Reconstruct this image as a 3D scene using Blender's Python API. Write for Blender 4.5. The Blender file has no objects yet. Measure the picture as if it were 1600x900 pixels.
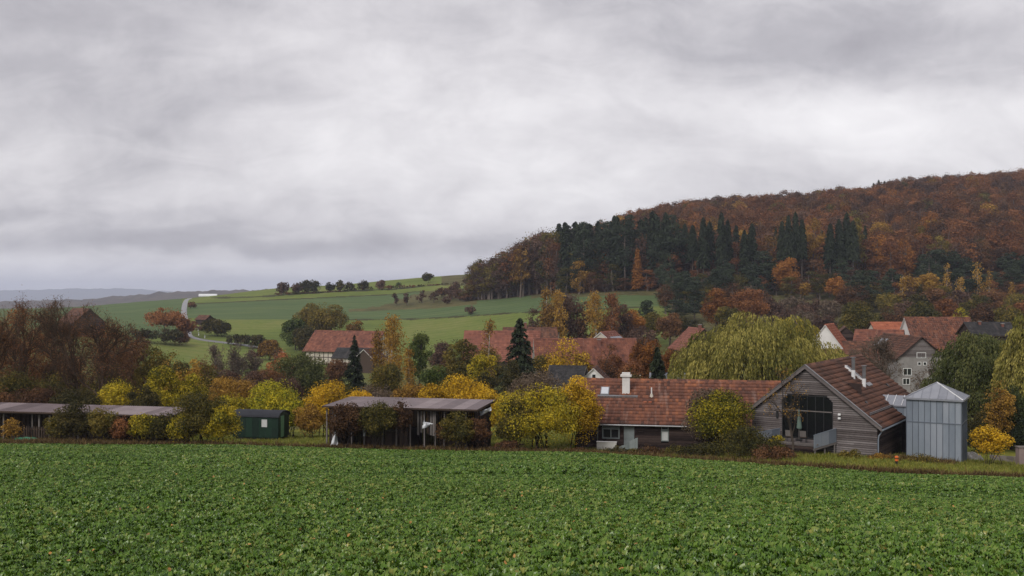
import bpy, math, random
import numpy as np
from mathutils import Vector, Matrix

# ------------------------------------------------------------------ camera, sky, light
SC = bpy.context.scene
COL = SC.collection
F, HY = 1570.0, 462.0            # focal length and eye-level line, in pixels of a 1600 wide picture
cam_d = bpy.data.cameras.new("camera"); cam = bpy.data.objects.new("camera", cam_d); COL.objects.link(cam)
cam.location = (0, 0, 0); cam.rotation_euler = (math.radians(90), 0, 0)
cam_d.sensor_width = 36.0; cam_d.lens = 36.0 * F / 1600.0
cam_d.shift_y = (HY - 450.0) / 1600.0
cam_d.clip_start = 0.1; cam_d.clip_end = 20000
SC.camera = cam

SUN_EL, SUN_AZ = math.radians(38), math.radians(215)   # azimuth clockwise from +Y: behind the camera, a little left
SC.view_settings.view_transform = 'Standard'; SC.view_settings.look = 'None'
SC.view_settings.exposure = 0.38; SC.view_settings.gamma = 1.0
SC.render.use_motion_blur = False
SC.cycles.max_bounces = 8; SC.cycles.transparent_max_bounces = 8; SC.cycles.volume_bounces = 0

world = bpy.data.worlds.new("World"); SC.world = world; world.use_nodes = True
nt = world.node_tree; nt.nodes.clear()
class NT:
    def __init__(s, t): s.t = t
    def n(s, typ, ins=None, **props):
        nd = s.t.nodes.new(typ)
        for k, v in props.items(): setattr(nd, k, v)
        for k, v in (ins or {}).items():
            sock = nd.inputs[k]
            if hasattr(v, 'is_linked'): s.t.links.new(v, sock)
            elif isinstance(v, bpy.types.Node): s.t.links.new(v.outputs[0], sock)
            else: sock.default_value = v
        return nd
    def m(s, op, a, b=0.0, c=None, clamp=False):
        ins = {0: a, 1: b}
        if c is not None: ins[2] = c
        return s.n('ShaderNodeMath', ins, operation=op, use_clamp=clamp).outputs[0]
    def ramp(s, fac, stops, interp='LINEAR'):
        nd = s.n('ShaderNodeValToRGB', {0: fac}); cr = nd.color_ramp; cr.interpolation = interp
        while len(cr.elements) < len(stops): cr.elements.new(0.5)
        for e, (p, c) in zip(cr.elements, stops):
            e.position = p; e.color = (c[0], c[1], c[2], 1) if not isinstance(c, (int, float)) else (c, c, c, 1)
        return nd.outputs[0]
    def mix(s, f, a, b, blend='MIX'):
        nd = s.n('ShaderNodeMix', data_type='RGBA', blend_type=blend)
        for i, v in ((0, f), (6, a), (7, b)):
            if hasattr(v, 'is_linked'): s.t.links.new(v, nd.inputs[i])
            else: nd.inputs[i].default_value = v if i == 0 else (v[0], v[1], v[2], 1)
        return nd.outputs[2]
    def noise(s, vec, scale, detail=4, rough=0.5, dist=0.0, out=0):
        ins = {'Scale': scale, 'Detail': detail, 'Roughness': rough, 'Distortion': dist}
        if vec is not None: ins['Vector'] = vec
        return s.n('ShaderNodeTexNoise', ins).outputs[out]
W = NT(nt)
def build_sky():
    tc = W.n('ShaderNodeTexCoord').outputs['Generated']
    sp = W.n('ShaderNodeSeparateXYZ', {0: tc}); x, y, z = sp.outputs
    zz = W.m('ADD', W.m('MAXIMUM', z, 0.0), 0.42)
    cx, cy = W.m('DIVIDE', x, zz), W.m('DIVIDE', y, zz)
    layer = W.n('ShaderNodeCombineXYZ', {0: W.m('MULTIPLY', cx, 0.75), 1: cy, 2: 0.37}).outputs[0]
    n1 = W.noise(layer, 2.6, 8, 0.55, 0.6)
    n2 = W.noise(W.n('ShaderNodeVectorMath', {0: layer, 1: (7.3, 2.1, 0)}, operation='ADD').outputs[0], 8.0, 8, 0.62, 0.8)
    n3 = W.noise(tc, 22.0, 7, 0.65, 0.6)
    dens = W.m('ADD', W.m('ADD', W.m('MULTIPLY', n1, 0.66), W.m('MULTIPLY', n2, 0.32)), W.m('MULTIPLY', n3, 0.16)); dens = W.m('SUBTRACT', dens, 0.085)
    # heavier and thinner places of the cloud deck, by direction
    ys = W.m('MAXIMUM', y, 0.02)
    a, b = W.m('DIVIDE', x, ys), W.m('DIVIDE', z, ys)
    wob = W.m('MULTIPLY', W.m('SUBTRACT', W.noise(tc, 4.0, 5, 0.6), 0.5), 0.22)
    wob2 = W.m('MULTIPLY', W.m('SUBTRACT', W.noise(W.n('ShaderNodeVectorMath', {0: tc, 1: (3.1, 1.7, 5)}, operation='ADD').outputs[0], 5.0, 5, 0.6), 0.5), 0.09)
    a = W.m('ADD', a, wob); b = W.m('ADD', b, wob2)
    front = W.m('GREATER_THAN', y, 0.02)
    tot = dens
    for (px, py, sx, sy, amp) in SKY_PATCHES:
        da = W.m('DIVIDE', W.m('SUBTRACT', a, (px - 800) / F), sx / F)
        db = W.m('DIVIDE', W.m('SUBTRACT', b, (HY - py) / F), sy / F)
        g = W.m('EXPONENT', W.m('MULTIPLY', W.m('ADD', W.m('MULTIPLY', da, da), W.m('MULTIPLY', db, db)), -1.0))
        tot = W.m('ADD', tot, W.m('MULTIPLY', W.m('MULTIPLY', g, front), amp * 1.05))
    cloud = W.ramp(tot, [(0.16, (0.30, 0.285, 0.31)), (0.36, (0.42, 0.405, 0.43)), (0.52, (0.575, 0.555, 0.575)), (0.68, (0.71, 0.69, 0.705)), (0.85, (0.82, 0.80, 0.81))])
    cloud10 = W.n('ShaderNodeVectorMath', {0: cloud, 1: (10, 10, 10)}, operation='MULTIPLY').outputs[0]
    sky = W.n('ShaderNodeTexSky', sky_type='NISHITA', sun_disc=False, sun_elevation=SUN_EL, sun_rotation=SUN_AZ, air_density=1.0, dust_density=2.0).outputs[0]
    col = W.mix(0.96, sky, cloud10)
    bg = W.n('ShaderNodeBackground', {'Color': col, 'Strength': 0.1})
    W.n('ShaderNodeOutputWorld', {'Surface': bg.outputs[0]})
SKY_PATCHES = [(150, 60, 330, 90, -0.14), (330, 370, 420, 30, -0.15), (30, 170, 200, 50, -0.05), (600, 180, 330, 110, 0.10),
               (1330, 185, 300, 60, 0.20), (1450, 70, 330, 55, -0.18), (1000, 30, 330, 45, -0.10), (700, 250, 300, 60, 0.08),
               (350, 410, 500, 16, 0.09), (100, 330, 250, 16, -0.10), (850, 330, 260, 40, 0.03), (560, 395, 300, 10, 0.08)]
build_sky()
sun_d = bpy.data.lights.new("sun", 'SUN'); sun_d.energy = 1.5; sun_d.angle = math.radians(25); sun_d.color = (1.0, 0.96, 0.92)
sun = bpy.data.objects.new("sun", sun_d); COL.objects.link(sun)
sdir = Vector((math.sin(SUN_AZ) * math.cos(SUN_EL), math.cos(SUN_AZ) * math.cos(SUN_EL), math.sin(SUN_EL)))
sun.rotation_euler = sdir.to_track_quat('Z', 'Y').to_euler()

# ------------------------------------------------------------------ object helpers
def R(seed): return np.random.default_rng(seed)
def tag(o, label=None, cat=None, group=None, kind=None):
    if label: o['label'] = label
    if cat: o['category'] = cat
    if group: o['group'] = group
    if kind: o['kind'] = kind
    return o
def empty(name, loc, rz=0.0, label=None, cat=None, group=None, kind=None):
    o = bpy.data.objects.new(name, None); COL.objects.link(o)
    o.location = loc; o.rotation_euler = (0, 0, rz); o.empty_display_size = 0.3
    return tag(o, label, cat, group, kind)
def link_mesh(name, me, parent=None, loc=None):
    o = bpy.data.objects.new(name, me); COL.objects.link(o)
    if parent is not None: o.parent = parent
    if loc is not None: o.location = loc
    return o
def np_mesh(name, verts, faces, mats, tint=None, matidx=None, smooth=False):
    """verts (n,3), faces (m,k) with k = 3 or 4"""
    verts = np.asarray(verts, dtype=np.float32); faces = np.asarray(faces, dtype=np.int32)
    me = bpy.data.meshes.new(name)
    k = faces.shape[1]; m = len(faces)
    me.vertices.add(len(verts)); me.vertices.foreach_set('co', verts.ravel())
    me.loops.add(m * k); me.loops.foreach_set('vertex_index', faces.ravel())
    me.polygons.add(m); me.polygons.foreach_set('loop_start', np.arange(0, m * k, k, dtype=np.int32))
    me.polygons.foreach_set('loop_total', np.full(m, k, dtype=np.int32))
    if smooth: me.polygons.foreach_set('use_smooth', np.ones(m, dtype=bool))
    for mt in (mats if isinstance(mats, (list, tuple)) else [mats]): me.materials.append(mt)
    if matidx is not None: me.polygons.foreach_set('material_index', np.asarray(matidx, dtype=np.int32))
    me.update(calc_edges=True)
    if tint is not None:
        at = me.attributes.new('tint', 'FLOAT', 'FACE'); at.data.foreach_set('value', np.asarray(tint, dtype=np.float32))
    return me
class MB:
    """collects boxes, quads, prisms and tubes and builds them as ONE mesh"""
    def __init__(s): s.v = []; s.f = []; s.t = []
    def add(s, vs, fs, tint=0.5):
        b = len(s.v); s.v += [tuple(p) for p in vs]
        for f in fs: s.f.append(tuple(b + i for i in f)); s.t.append(tint)
    def box(s, x0, x1, y0, y1, z0, z1, tint=0.5, M=None):
        vs = [(x, y, z) for z in (z0, z1) for y in (y0, y1) for x in (x0, x1)]
        if M is not None: vs = [M @ Vector(p) for p in vs]
        s.add(vs, [(0, 2, 3, 1), (4, 5, 7, 6), (0, 1, 5, 4), (2, 6, 7, 3), (0, 4, 6, 2), (1, 3, 7, 5)], tint)
    def hexa(s, a, b, tint=0.5):
        """a: 4 points, b: 4 matching points"""
        s.add(list(a) + list(b), [(3, 2, 1, 0), (4, 5, 6, 7), (0, 1, 5, 4), (1, 2, 6, 5), (2, 3, 7, 6), (3, 0, 4, 7)], tint)
    def beam(s, p, q, w, h=None, tint=0.5, up=(0, 0, 1)):
        p, q = Vector(p), Vector(q); d = (q - p).normalized(); h = h or w
        u = Vector(up)
        if abs(d.dot(u)) > 0.95: u = Vector((0, 1, 0))
        a = d.cross(u).normalized() * (w / 2); b = a.cross(d).normalized() * (h / 2)
        s.hexa([p - a - b, p + a - b, p + a + b, p - a + b], [q - a - b, q + a - b, q + a + b, q - a + b], tint)
    def quad(s, a, b, c, d, tint=0.5): s.add([a, b, c, d], [(0, 1, 2, 3)], tint)
    def tube(s, pts, rad, sides=6, tint=0.5, cap=True):
        pts = [Vector(p) for p in pts]; n = len(pts); b = len(s.v)
        for i, p in enumerate(pts):
            d = (pts[min(i + 1, n - 1)] - pts[max(i - 1, 0)]).normalized()
            u = Vector((0, 0, 1)) if abs(d.z) < 0.9 else Vector((0, 1, 0))
            a = d.cross(u).normalized(); c = a.cross(d)
            r = rad[i] if isinstance(rad, (list, tuple)) else rad
            for k in range(sides):
                an = 2 * math.pi * k / sides
                s.v.append(tuple(p + a * (r * math.cos(an)) + c * (r * math.sin(an))))
        for i in range(n - 1):
            for k in range(sides):
                k2 = (k + 1) % sides
                s.f.append((b + i * sides + k, b + i * sides + k2, b + (i + 1) * sides + k2, b + (i + 1) * sides + k)); s.t.append(tint)
        if cap:
            s.f.append(tuple(b + (n - 1) * sides + k for k in range(sides))); s.t.append(tint)
            s.f.append(tuple(b + k for k in reversed(range(sides)))); s.t.append(tint)
    def mesh(s, name, mat):
        me = bpy.data.meshes.new(name); me.from_pydata(s.v, [], s.f)
        for mt in (mat if isinstance(mat, (list, tuple)) else [mat]): me.materials.append(mt)
        at = me.attributes.new('tint', 'FLOAT', 'FACE'); at.data.foreach_set('value', np.asarray(s.t, dtype=np.float32))
        me.update(); return me
    def build(s, name, mat, parent=None, loc=None): return link_mesh(name, s.mesh(name, mat), parent, loc)
def mbx(*a, **k):
    m = MB(); m.box(*a, **k); return m

# ------------------------------------------------------------------ materials
def new_mat(name):
    m = bpy.data.materials.new(name); m.use_nodes = True; m.node_tree.nodes.clear(); return m, NT(m.node_tree)
def surf(name, stops, scale=4.0, rough=0.8, spec=0.25, metal=0.0, tint_w=0.35, bump=0.0, bscale=40.0, stretch=(1, 1, 1), detail=5, fine=0.0, coord='Object', r_var=0.0):
    """principled surface: colour ramp over (noise + per-piece tint)"""
    m, T = new_mat(name)
    tc = T.n('ShaderNodeTexCoord').outputs[coord]
    vec = T.n('ShaderNodeMapping', {'Vector': tc, 'Scale': stretch}).outputs[0]
    n = T.noise(vec, scale, detail, 0.6)
    at = T.n('ShaderNodeAttribute', attribute_name='tint').outputs['Fac']
    f = T.m('ADD', T.m('MULTIPLY', n, 1 - tint_w), T.m('MULTIPLY', at, tint_w))
    if fine > 0: f = T.m('ADD', f, T.m('MULTIPLY', T.m('SUBTRACT', T.noise(vec, scale * 9, 3, 0.6), 0.5), fine))
    col = T.ramp(f, stops)
    ins = {'Base Color': col, 'Roughness': rough, 'Metallic': metal, 'Specular IOR Level': spec}
    if r_var: ins['Roughness'] = T.m('ADD', T.m('MULTIPLY', n, r_var), rough - r_var / 2)
    if bump > 0:
        ins['Normal'] = T.n('ShaderNodeBump', {'Height': T.noise(vec, bscale, 4, 0.6), 'Strength': bump, 'Distance': 0.05}).outputs[0]
    p = T.n('ShaderNodeBsdfPrincipled', ins)
    T.n('ShaderNodeOutputMaterial', {'Surface': p.outputs[0]})
    return m
def leaf_mat(name, cols, rough=0.6, spec=0.1, trans=0.25, vary=0.25):
    m, T = new_mat(name)
    at = T.n('ShaderNodeAttribute', attribute_name='tint').outputs['Fac']
    rnd = T.n('ShaderNodeObjectInfo').outputs['Random']
    f = T.m('ADD', at, T.m('MULTIPLY', T.m('SUBTRACT', rnd, 0.5), vary), clamp=True)
    n = len(cols)
    col = T.ramp(f, [(0.1 + 0.8 * i / (n - 1), c) for i, c in enumerate(cols)])
    p = T.n('ShaderNodeBsdfPrincipled', {'Base Color': col, 'Roughness': rough, 'Specular IOR Level': spec})
    tr = T.n('ShaderNodeBsdfTranslucent', {'Color': col})
    mx = T.n('ShaderNodeMixShader', {0: trans, 1: p.outputs[0], 2: tr.outputs[0]})
    T.n('ShaderNodeOutputMaterial', {'Surface': mx.outputs[0]})
    return m
PAL = {
 'yellow': [(.12, .075, .012), (.50, .31, .018), (.68, .43, .03)],
 'yelgreen': [(.055, .062, .012), (.32, .265, .02), (.56, .41, .03)],
 'lime': [(.075, .095, .013), (.37, .335, .022), (.60, .47, .03)],
 'gold': [(.09, .05, .018), (.27, .15, .028), (.43, .26, .05)],
 'orange': [(.105, .042, .015), (.245, .098, .022), (.36, .16, .035)],
 'salmon': [(.20, .06, .03), (.36, .13, .05), (.44, .20, .08)],
 'rust': [(.09, .037, .018), (.205, .085, .034), (.30, .135, .05)],
 'brown': [(.055, .03, .018), (.125, .062, .03), (.20, .10, .042)],
 'mauve': [(.06, .035, .027), (.11, .066, .046), (.17, .10, .066)],
 'olive': [(.035, .036, .012), (.105, .09, .02), (.22, .16, .032)],
 'olivedark': [(.022, .024, .011), (.05, .046, .016), (.10, .078, .022)],
 'green': [(.025, .042, .012), (.068, .095, .022), (.13, .15, .035)],
 'spruce': [(.012, .018, .009), (.026, .037, .019), (.048, .060, .030)],
 'pine': [(.018, .026, .015), (.038, .052, .030), (.064, .080, .045)],
 'willow': [(.045, .052, .013), (.16, .15, .034), (.34, .29, .075)],
 'willowyel': [(.10, .09, .016), (.24, .20, .035), (.40, .31, .05)],
 'willowgreen': [(.03, .04, .013), (.075, .088, .028), (.15, .15, .05)],
 'redbush': [(.035, .02, .013), (.085, .045, .022), (.14, .075, .03)],
 'greybrown': [(.07, .052, .038), (.12, .088, .062), (.17, .125, .085)],
}
LM = {k: leaf_mat('leaves_' + k, [tuple(x * 1.15 for x in c) for c in v]) for k, v in PAL.items()}
M_BARK = surf('bark', [(0.2, (.03, .024, .02)), (0.8, (.085, .068, .055))], 6, 0.9, 0.1)
M_BARKDARK = surf('bark_dark', [(0.2, (.018, .014, .012)), (0.8, (.05, .038, .03))], 6, 0.9, 0.1)
M_TWIG = surf('twigs_red', [(0.2, (.035, .025, .018)), (0.8, (.105, .07, .046))], 2, 0.9, 0.1)
M_TWIGGREY = surf('twigs_grey', [(0.2, (.08, .06, .048)), (0.8, (.17, .135, .105))], 2, 0.9, 0.1)
M_BIRCH = surf('birch_bark', [(0.3, (.12, .10, .085)), (0.5, (.36, .32, .28)), (0.9, (.50, .46, .41))], 3, 0.8, 0.2)
M_PALETRUNK = surf('pale_trunk', [(0.2, (.11, .085, .07)), (0.8, (.22, .18, .15))], 3, 0.9, 0.1)
# ------------------------------------------------------------------ terrain heights
EDGE_PX = [-400, 0, 300, 500, 700, 900, 1050, 1200, 1400, 1600, 2000]
EDGE_Y = [86, 84, 84, 82, 81, 80, 77, 72, 66, 62, 58]
EDGE_Z = [-12.6, -12.57, -12.57, -12.59, -12.64, -12.64, -12.5, -12.29, -11.77, -11.33, -11.0]
TAB = {
 -400: [(100, -14), (130, -18), (200, -20), (300, -12), (400, -9), (600, -9), (760, -14), (1000, -25)],
 0: [(90, -13), (100, -14), (130, -18), (200, -20), (300, -11.5), (400, -9), (600, -8), (760, -13), (1000, -25)],
 150: [(90, -13), (100, -14.3), (130, -19), (200, -21.5), (260, -17), (300, -12), (400, -9.3), (600, -6), (760, -11), (1000, -25)],
 300: [(92, -13.5), (100, -14.3), (140, -17.5), (200, -20.5), (250, -21), (300, -18.8), (330, -15), (400, -9.5), (500, -4.5), (600, -1), (700, -3), (1000, -25)],
 450: [(95, -13.7), (100, -14.2), (140, -17.5), (200, -20.5), (260, -21.3), (300, -19.6), (340, -16.3), (400, -10.2), (450, -6.6), (500, -1.9), (550, 2.8), (590, 5.3), (650, 4), (1000, -20)],
 600: [(95, -13.8), (140, -17.3), (200, -20), (260, -21.3), (300, -20.3), (340, -17.2), (400, -11.5), (450, -8), (500, -3), (550, 2.5), (600, 8), (650, 9.5), (750, 8), (1000, -10)],
 720: [(95, -13.9), (140, -17), (200, -18.6), (260, -19), (300, -17.8), (350, -13), (400, -8.4), (450, -3.4), (500, 3.2), (550, 9), (600, 12.8), (650, 13.9), (750, 13), (1000, 0)],
 840: [(88, -13.6), (95, -14), (140, -16.8), (200, -18.2), (260, -18.2), (300, -15.3), (350, -8.7), (400, -4.3), (440, -1.5), (470, 1), (520, 7), (600, 14), (700, 20), (1000, 20)],
 900: [(88, -13.65), (140, -16.5), (200, -17.8), (260, -17.4), (300, -14), (350, -6.5), (400, -1), (425, 1.5), (500, 12), (600, 25), (700, 32), (1000, 30)],
 1000: [(88, -13.75), (140, -16.2), (200, -17.3), (260, -16.3), (300, -12.4), (350, -5.5), (400, .3), (450, 9), (500, 18), (600, 34), (700, 43), (1000, 45)],
 1100: [(84, -13.1), (88, -13.5), (140, -16.2), (200, -17), (260, -15.4), (300, -11.2), (350, -5.2), (400, .8), (450, 10), (500, 20), (600, 38), (700, 47), (1000, 47)],
 1200: [(80, -12.45), (85, -12.9), (110, -14.8), (150, -16.5), (200, -17), (250, -14.8), (300, -10.3), (350, -5), (400, 1.3), (450, 11), (500, 21), (600, 39), (700, 50), (800, 50), (1000, 48)],
 1400: [(72, -12.2), (79, -12.75), (85, -13.5), (110, -15.2), (150, -16.5), (200, -17), (250, -14.5), (300, -10), (350, -4.8), (400, 2), (450, 12.5), (500, 24), (600, 47), (700, 62), (800, 64), (1000, 61)],
 1600: [(70, -12.55), (79, -13.75), (85, -14.5), (110, -15), (150, -15.5), (200, -15.5), (250, -13), (300, -9.5), (350, -4.5), (400, 3), (450, 14), (500, 26), (600, 52), (700, 71), (800, 76), (1000, 74)],
 2000: [(75, -12.8), (110, -14.5), (200, -14), (250, -12), (300, -8), (400, 5), (500, 30), (600, 55), (700, 75), (800, 82), (1000, 84)],
}
KP = np.arange(-1000, 2601, 20.0)
def _smooth(a, k, axis):
    if k < 2: return a
    pad = [(0, 0), (0, 0)]; pad[axis] = (k, k)
    b = np.pad(a, pad, mode='reflect', reflect_type='odd'); ker = np.hanning(2 * k + 1); ker /= ker.sum()
    return np.apply_along_axis(lambda v: np.convolve(v, ker, 'same'), axis, b)[(slice(k, -k), slice(None)) if axis == 0 else (slice(None), slice(k, -k))]
def build_table():
    ks = sorted(TAB); YS = np.arange(-60, 1201, 1.0)
    rows = []
    for k in ks:
        e_y, e_z = np.interp(k, EDGE_PX, EDGE_Y), np.interp(k, EDGE_PX, EDGE_Z)
        pts = [(-60, -1.8 - (e_z + 1.8) / e_y * 60 * 0.3), (0, -1.8), (e_y, e_z)] + [p for p in TAB[k] if p[0] > e_y + 3] + [(1200, TAB[k][-1][1] - 5)]
        rows.append(np.interp(YS, [p[0] for p in pts], [p[1] for p in pts]))
    rows = np.array(rows)
    Z = np.array([[0.0]] * len(KP)) + np.zeros((1, len(YS)))
    for j in range(len(YS)): Z[:, j] = np.interp(KP, ks, rows[:, j])
    near, far = _smooth(Z, 5, 1), _smooth(Z, 26, 1)
    w = np.clip((YS - 95) / 60, 0, 1)[None, :]
    Z = near * (1 - w) + far * w
    Zs = _smooth(Z, 5, 0)
    wy = np.clip((YS - 60) / 60, 0.15, 1)[None, :]
    return YS, Z * (1 - wy) + Zs * wy
YS, ZT = build_table()
def H(X, Y, bumps=True):
    X = np.asarray(X, dtype=float); Y = np.asarray(Y, dtype=float)
    k = X / np.maximum(Y, 30.0) * F + 800
    i = np.clip((k - KP[0]) / 20.0, 0, len(KP) - 1.001); j = np.clip(Y - YS[0], 0, len(YS) - 1.001)
    i0, j0 = i.astype(int), j.astype(int); fi, fj = i - i0, j - j0
    z = (ZT[i0, j0] * (1 - fi) * (1 - fj) + ZT[i0 + 1, j0] * fi * (1 - fj) + ZT[i0, j0 + 1] * (1 - fi) * fj + ZT[i0 + 1, j0 + 1] * fi * fj)
    if bumps:
        z = z + 0.05 * np.sin(X * .31 + 1.3 * np.sin(Y * .17)) + 0.04 * np.sin(Y * .43 + X * .11) + np.clip((Y - 110) / 200, 0, 1) * 0.25 * np.sin(X * .07 + Y * .05)
    return z
def h1(x, y): return float(H(np.array([x]), np.array([y]))[0])
def P(px, py, Y): return Vector(((px - 800) * Y / F, Y, (HY - py) * Y / F))
def G(px, Y, dz=0.0):
    x = (px - 800) * Y / F; return Vector((x, Y, h1(x, Y) + dz))
def solveY(px, py, lo=250.0, hi=760.0):
    ys = np.arange(lo, hi, 1.0); xs = (px - 800) * ys / F
    p = HY - H(xs, ys) * F / ys
    idx = np.where(p <= py)[0]
    return float(ys[idx[0]]) if len(idx) else hi
def edgeY(px): return np.interp(px, EDGE_PX, EDGE_Y)

# ------------------------------------------------------------------ ground materials
def ground(name, stops, scale, fine_scale, rough=0.95, bump=0.4, spec=0.1, stretch=(1, 1, 1), lines=0.0, ldir=0.0):
    m, T = new_mat(name)
    ob = T.n('ShaderNodeTexCoord').outputs['Object']
    vec = T.n('ShaderNodeMapping', {'Vector': ob, 'Scale': stretch}).outputs[0]
    n = T.m('ADD', T.m('MULTIPLY', T.noise(vec, scale, 6, 0.6), 0.6), T.m('MULTIPLY', T.noise(vec, fine_scale, 5, 0.65), 0.4))
    if lines:
        wv = T.n('ShaderNodeTexWave', {'Vector': T.n('ShaderNodeMapping', {'Vector': ob, 'Rotation': (0, 0, ldir)}).outputs[0], 'Scale': .045, 'Distortion': 1.5, 'Detail': 2.0, 'Detail Scale': .3}, bands_direction='Y').outputs['Fac']
        n = T.m('SUBTRACT', n, T.m('MULTIPLY', T.m('POWER', wv, 6.0), lines))
    col = T.ramp(n, stops)
    bp = T.n('ShaderNodeBump', {'Height': T.noise(vec, fine_scale, 5, 0.7), 'Strength': bump, 'Distance': 0.3}).outputs[0]
    p = T.n('ShaderNodeBsdfPrincipled', {'Base Color': col, 'Roughness': rough, 'Specular IOR Level': spec, 'Normal': bp})
    T.n('ShaderNodeOutputMaterial', {'Surface': p.outputs[0]}); return m
GM = {
 'field': ground('soil_under_crop', [(.3, (.012, .014, .006)), (.7, (.032, .036, .012))], 0.5, 6, spec=0.05),
 'garden_grass': ground('garden_grass', [(.3, (.10, .115, .018)), (.5, (.17, .185, .028)), (.68, (.24, .21, .045))], 0.25, 3),
 'valley_meadow': ground('valley_meadow', [(.3, (.065, .07, .022)), (.5, (.11, .12, .034)), (.7, (.17, .15, .055))], 0.06, 0.9),
 'pasture': ground('pasture_green', [(.3, (.09, .12, .028)), (.48, (.13, .165, .036)), (.64, (.19, .19, .06))], 0.035, 0.5, lines=.1, ldir=-.1),
 'crop_field': ground('winter_crop', [(.3, (.07, .105, .042)), (.5, (.095, .135, .052)), (.7, (.13, .155, .062))], 0.03, 0.6, stretch=(1, 2.5, 1), lines=.22, ldir=.12),
 'rough_grass': ground('rough_grass', [(.3, (.05, .05, .02)), (.5, (.10, .092, .038)), (.7, (.155, .125, .055))], 0.1, 0.8),
 'field_margin': ground('hedge_bank', [(.3, (.03, .035, .014)), (.5, (.055, .055, .022)), (.7, (.085, .07, .03))], 0.2, 1.0),
 'forest_floor': ground('forest_floor', [(.3, (.035, .018, .01)), (.5, (.07, .033, .016)), (.7, (.11, .05, .022))], 0.1, 1.0),
}
def classify(px, py, Y):
    out = np.full(px.shape, 'valley_meadow', dtype=object)
    out[Y < 118] = 'garden_grass'
    out[Y < edgeY(px)] = 'field'
    hill = (Y > 285)
    li = lambda pts: np.interp(px, [p[0] for p in pts], [p[1] for p in pts])
    h1l = li([(300, 466), (400, 464), (500, 457), (560, 454), (615, 452), (682, 445), (735, 441)])
    h2l = li([(300, 475), (400, 470), (615, 460), (650, 456), (735, 450)])
    l3 = li([(290, 496), (350, 499), (550, 499.5), (650, 498.5), (725, 494.5), (800, 489), (1040, 478)])
    lb = li([(550, 485), (615, 482), (675, 480), (735, 474)])
    main = hill & (px > 287) & (px < 1045)
    out[main] = 'pasture'
    crop = main & (py < l3) & (py > h2l); out[crop] = 'crop_field'
    sct = li([(545, 486), (600, 477), (640, 463), (660, 456), (700, 449), (735, 444)]) + 1.2 * np.sin(px * .3)
    out[main & (px > 545) & (py > np.maximum(h2l, sct)) & (py < lb) & (px < 745)] = 'rough_grass'
    out[main & (px > 545) & (px < 745) & (abs(py - lb) < 2.2)] = 'rough_grass'
    th = 1.0 + 0.7 * np.sin(px * .13) * np.sin(px * .041)
    out[main & (px < 740) & (px > 330) & (abs(py - h1l) < th)] = 'field_margin'
    out[main & (px < 660) & (abs(py - h2l) < 0.7)] = 'field_margin'
    out[main & (px > 540) & (abs(py - l3) < th * 0.9)] = 'field_margin'
    out[main & (px > 690) & (py < 446) & (px < 740) & (py > 430)] = 'rough_grass'
    fe = np.interp(px, [728, 735, 840, 900, 1040, 1200, 1600, 2400], [900, 455, 455, 425, 412, 400, 395, 390])
    out[(px > 828) & main & (Y > fe - 16)] = 'rough_grass'
    out[hill & (Y > fe)] = 'forest_floor'
    left = hill & (px <= 287) & (Y > 335 + 18 * np.sin(px * .05)); out[left] = 'crop_field'
    out[(px <= 287) & (px > 215 + 20 * np.sin(Y * .09)) & (Y > 250 + 20 * np.sin(px * .06)) & (Y <= 335 + 18 * np.sin(px * .05))] = 'pasture'
    out[(px > 287) & (px < 560) & (Y > 245 + 22 * np.sin(px * .04 + 1)) & (Y <= 285)] = 'pasture'
    out[(Y > 285) & (px >= 1045) & (Y <= fe)] = 'rough_grass'
    return out
def build_ground():
    kk = np.concatenate([np.arange(-2400, -100, 60.0), np.arange(-100, 1700, 5.0), np.arange(1700, 4001, 60.0)])
    yy = np.concatenate([np.arange(-60, 56, 4.0), np.arange(56, 120, 0.8), np.arange(120, 284, 4.0), np.arange(284, 680, 2.2), np.arange(680, 1201, 20.0)])
    K, Y = np.meshgrid((kk - 800) / F, yy)          # rows: Y
    X = K * np.maximum(Y, 30.0); Z = H(X, Y)
    V = np.stack([X, Y, Z], -1).reshape(-1, 3)
    nr, nc = X.shape
    i = np.arange(nr - 1)[:, None] * nc + np.arange(nc - 1)[None, :]
    Q = np.stack([i, i + 1, i + nc + 1, i + nc], -1).reshape(-1, 4)
    C = V[Q].mean(1); yc = np.maximum(C[:, 1], 1.0)
    pxc = C[:, 0] / np.maximum(C[:, 1], 30.0) * F + 800; pyc = HY - C[:, 2] / yc * F
    cls = classify(pxc, pyc, C[:, 1])
    for name in GM:
        q = Q[cls == name]
        if not len(q): continue
        used, inv = np.unique(q, return_inverse=True)
        o = link_mesh(name, np_mesh(name, V[used], inv.reshape(-1, 4), GM[name], smooth=True))
        o['kind'] = 'structure'
build_ground()

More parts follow.
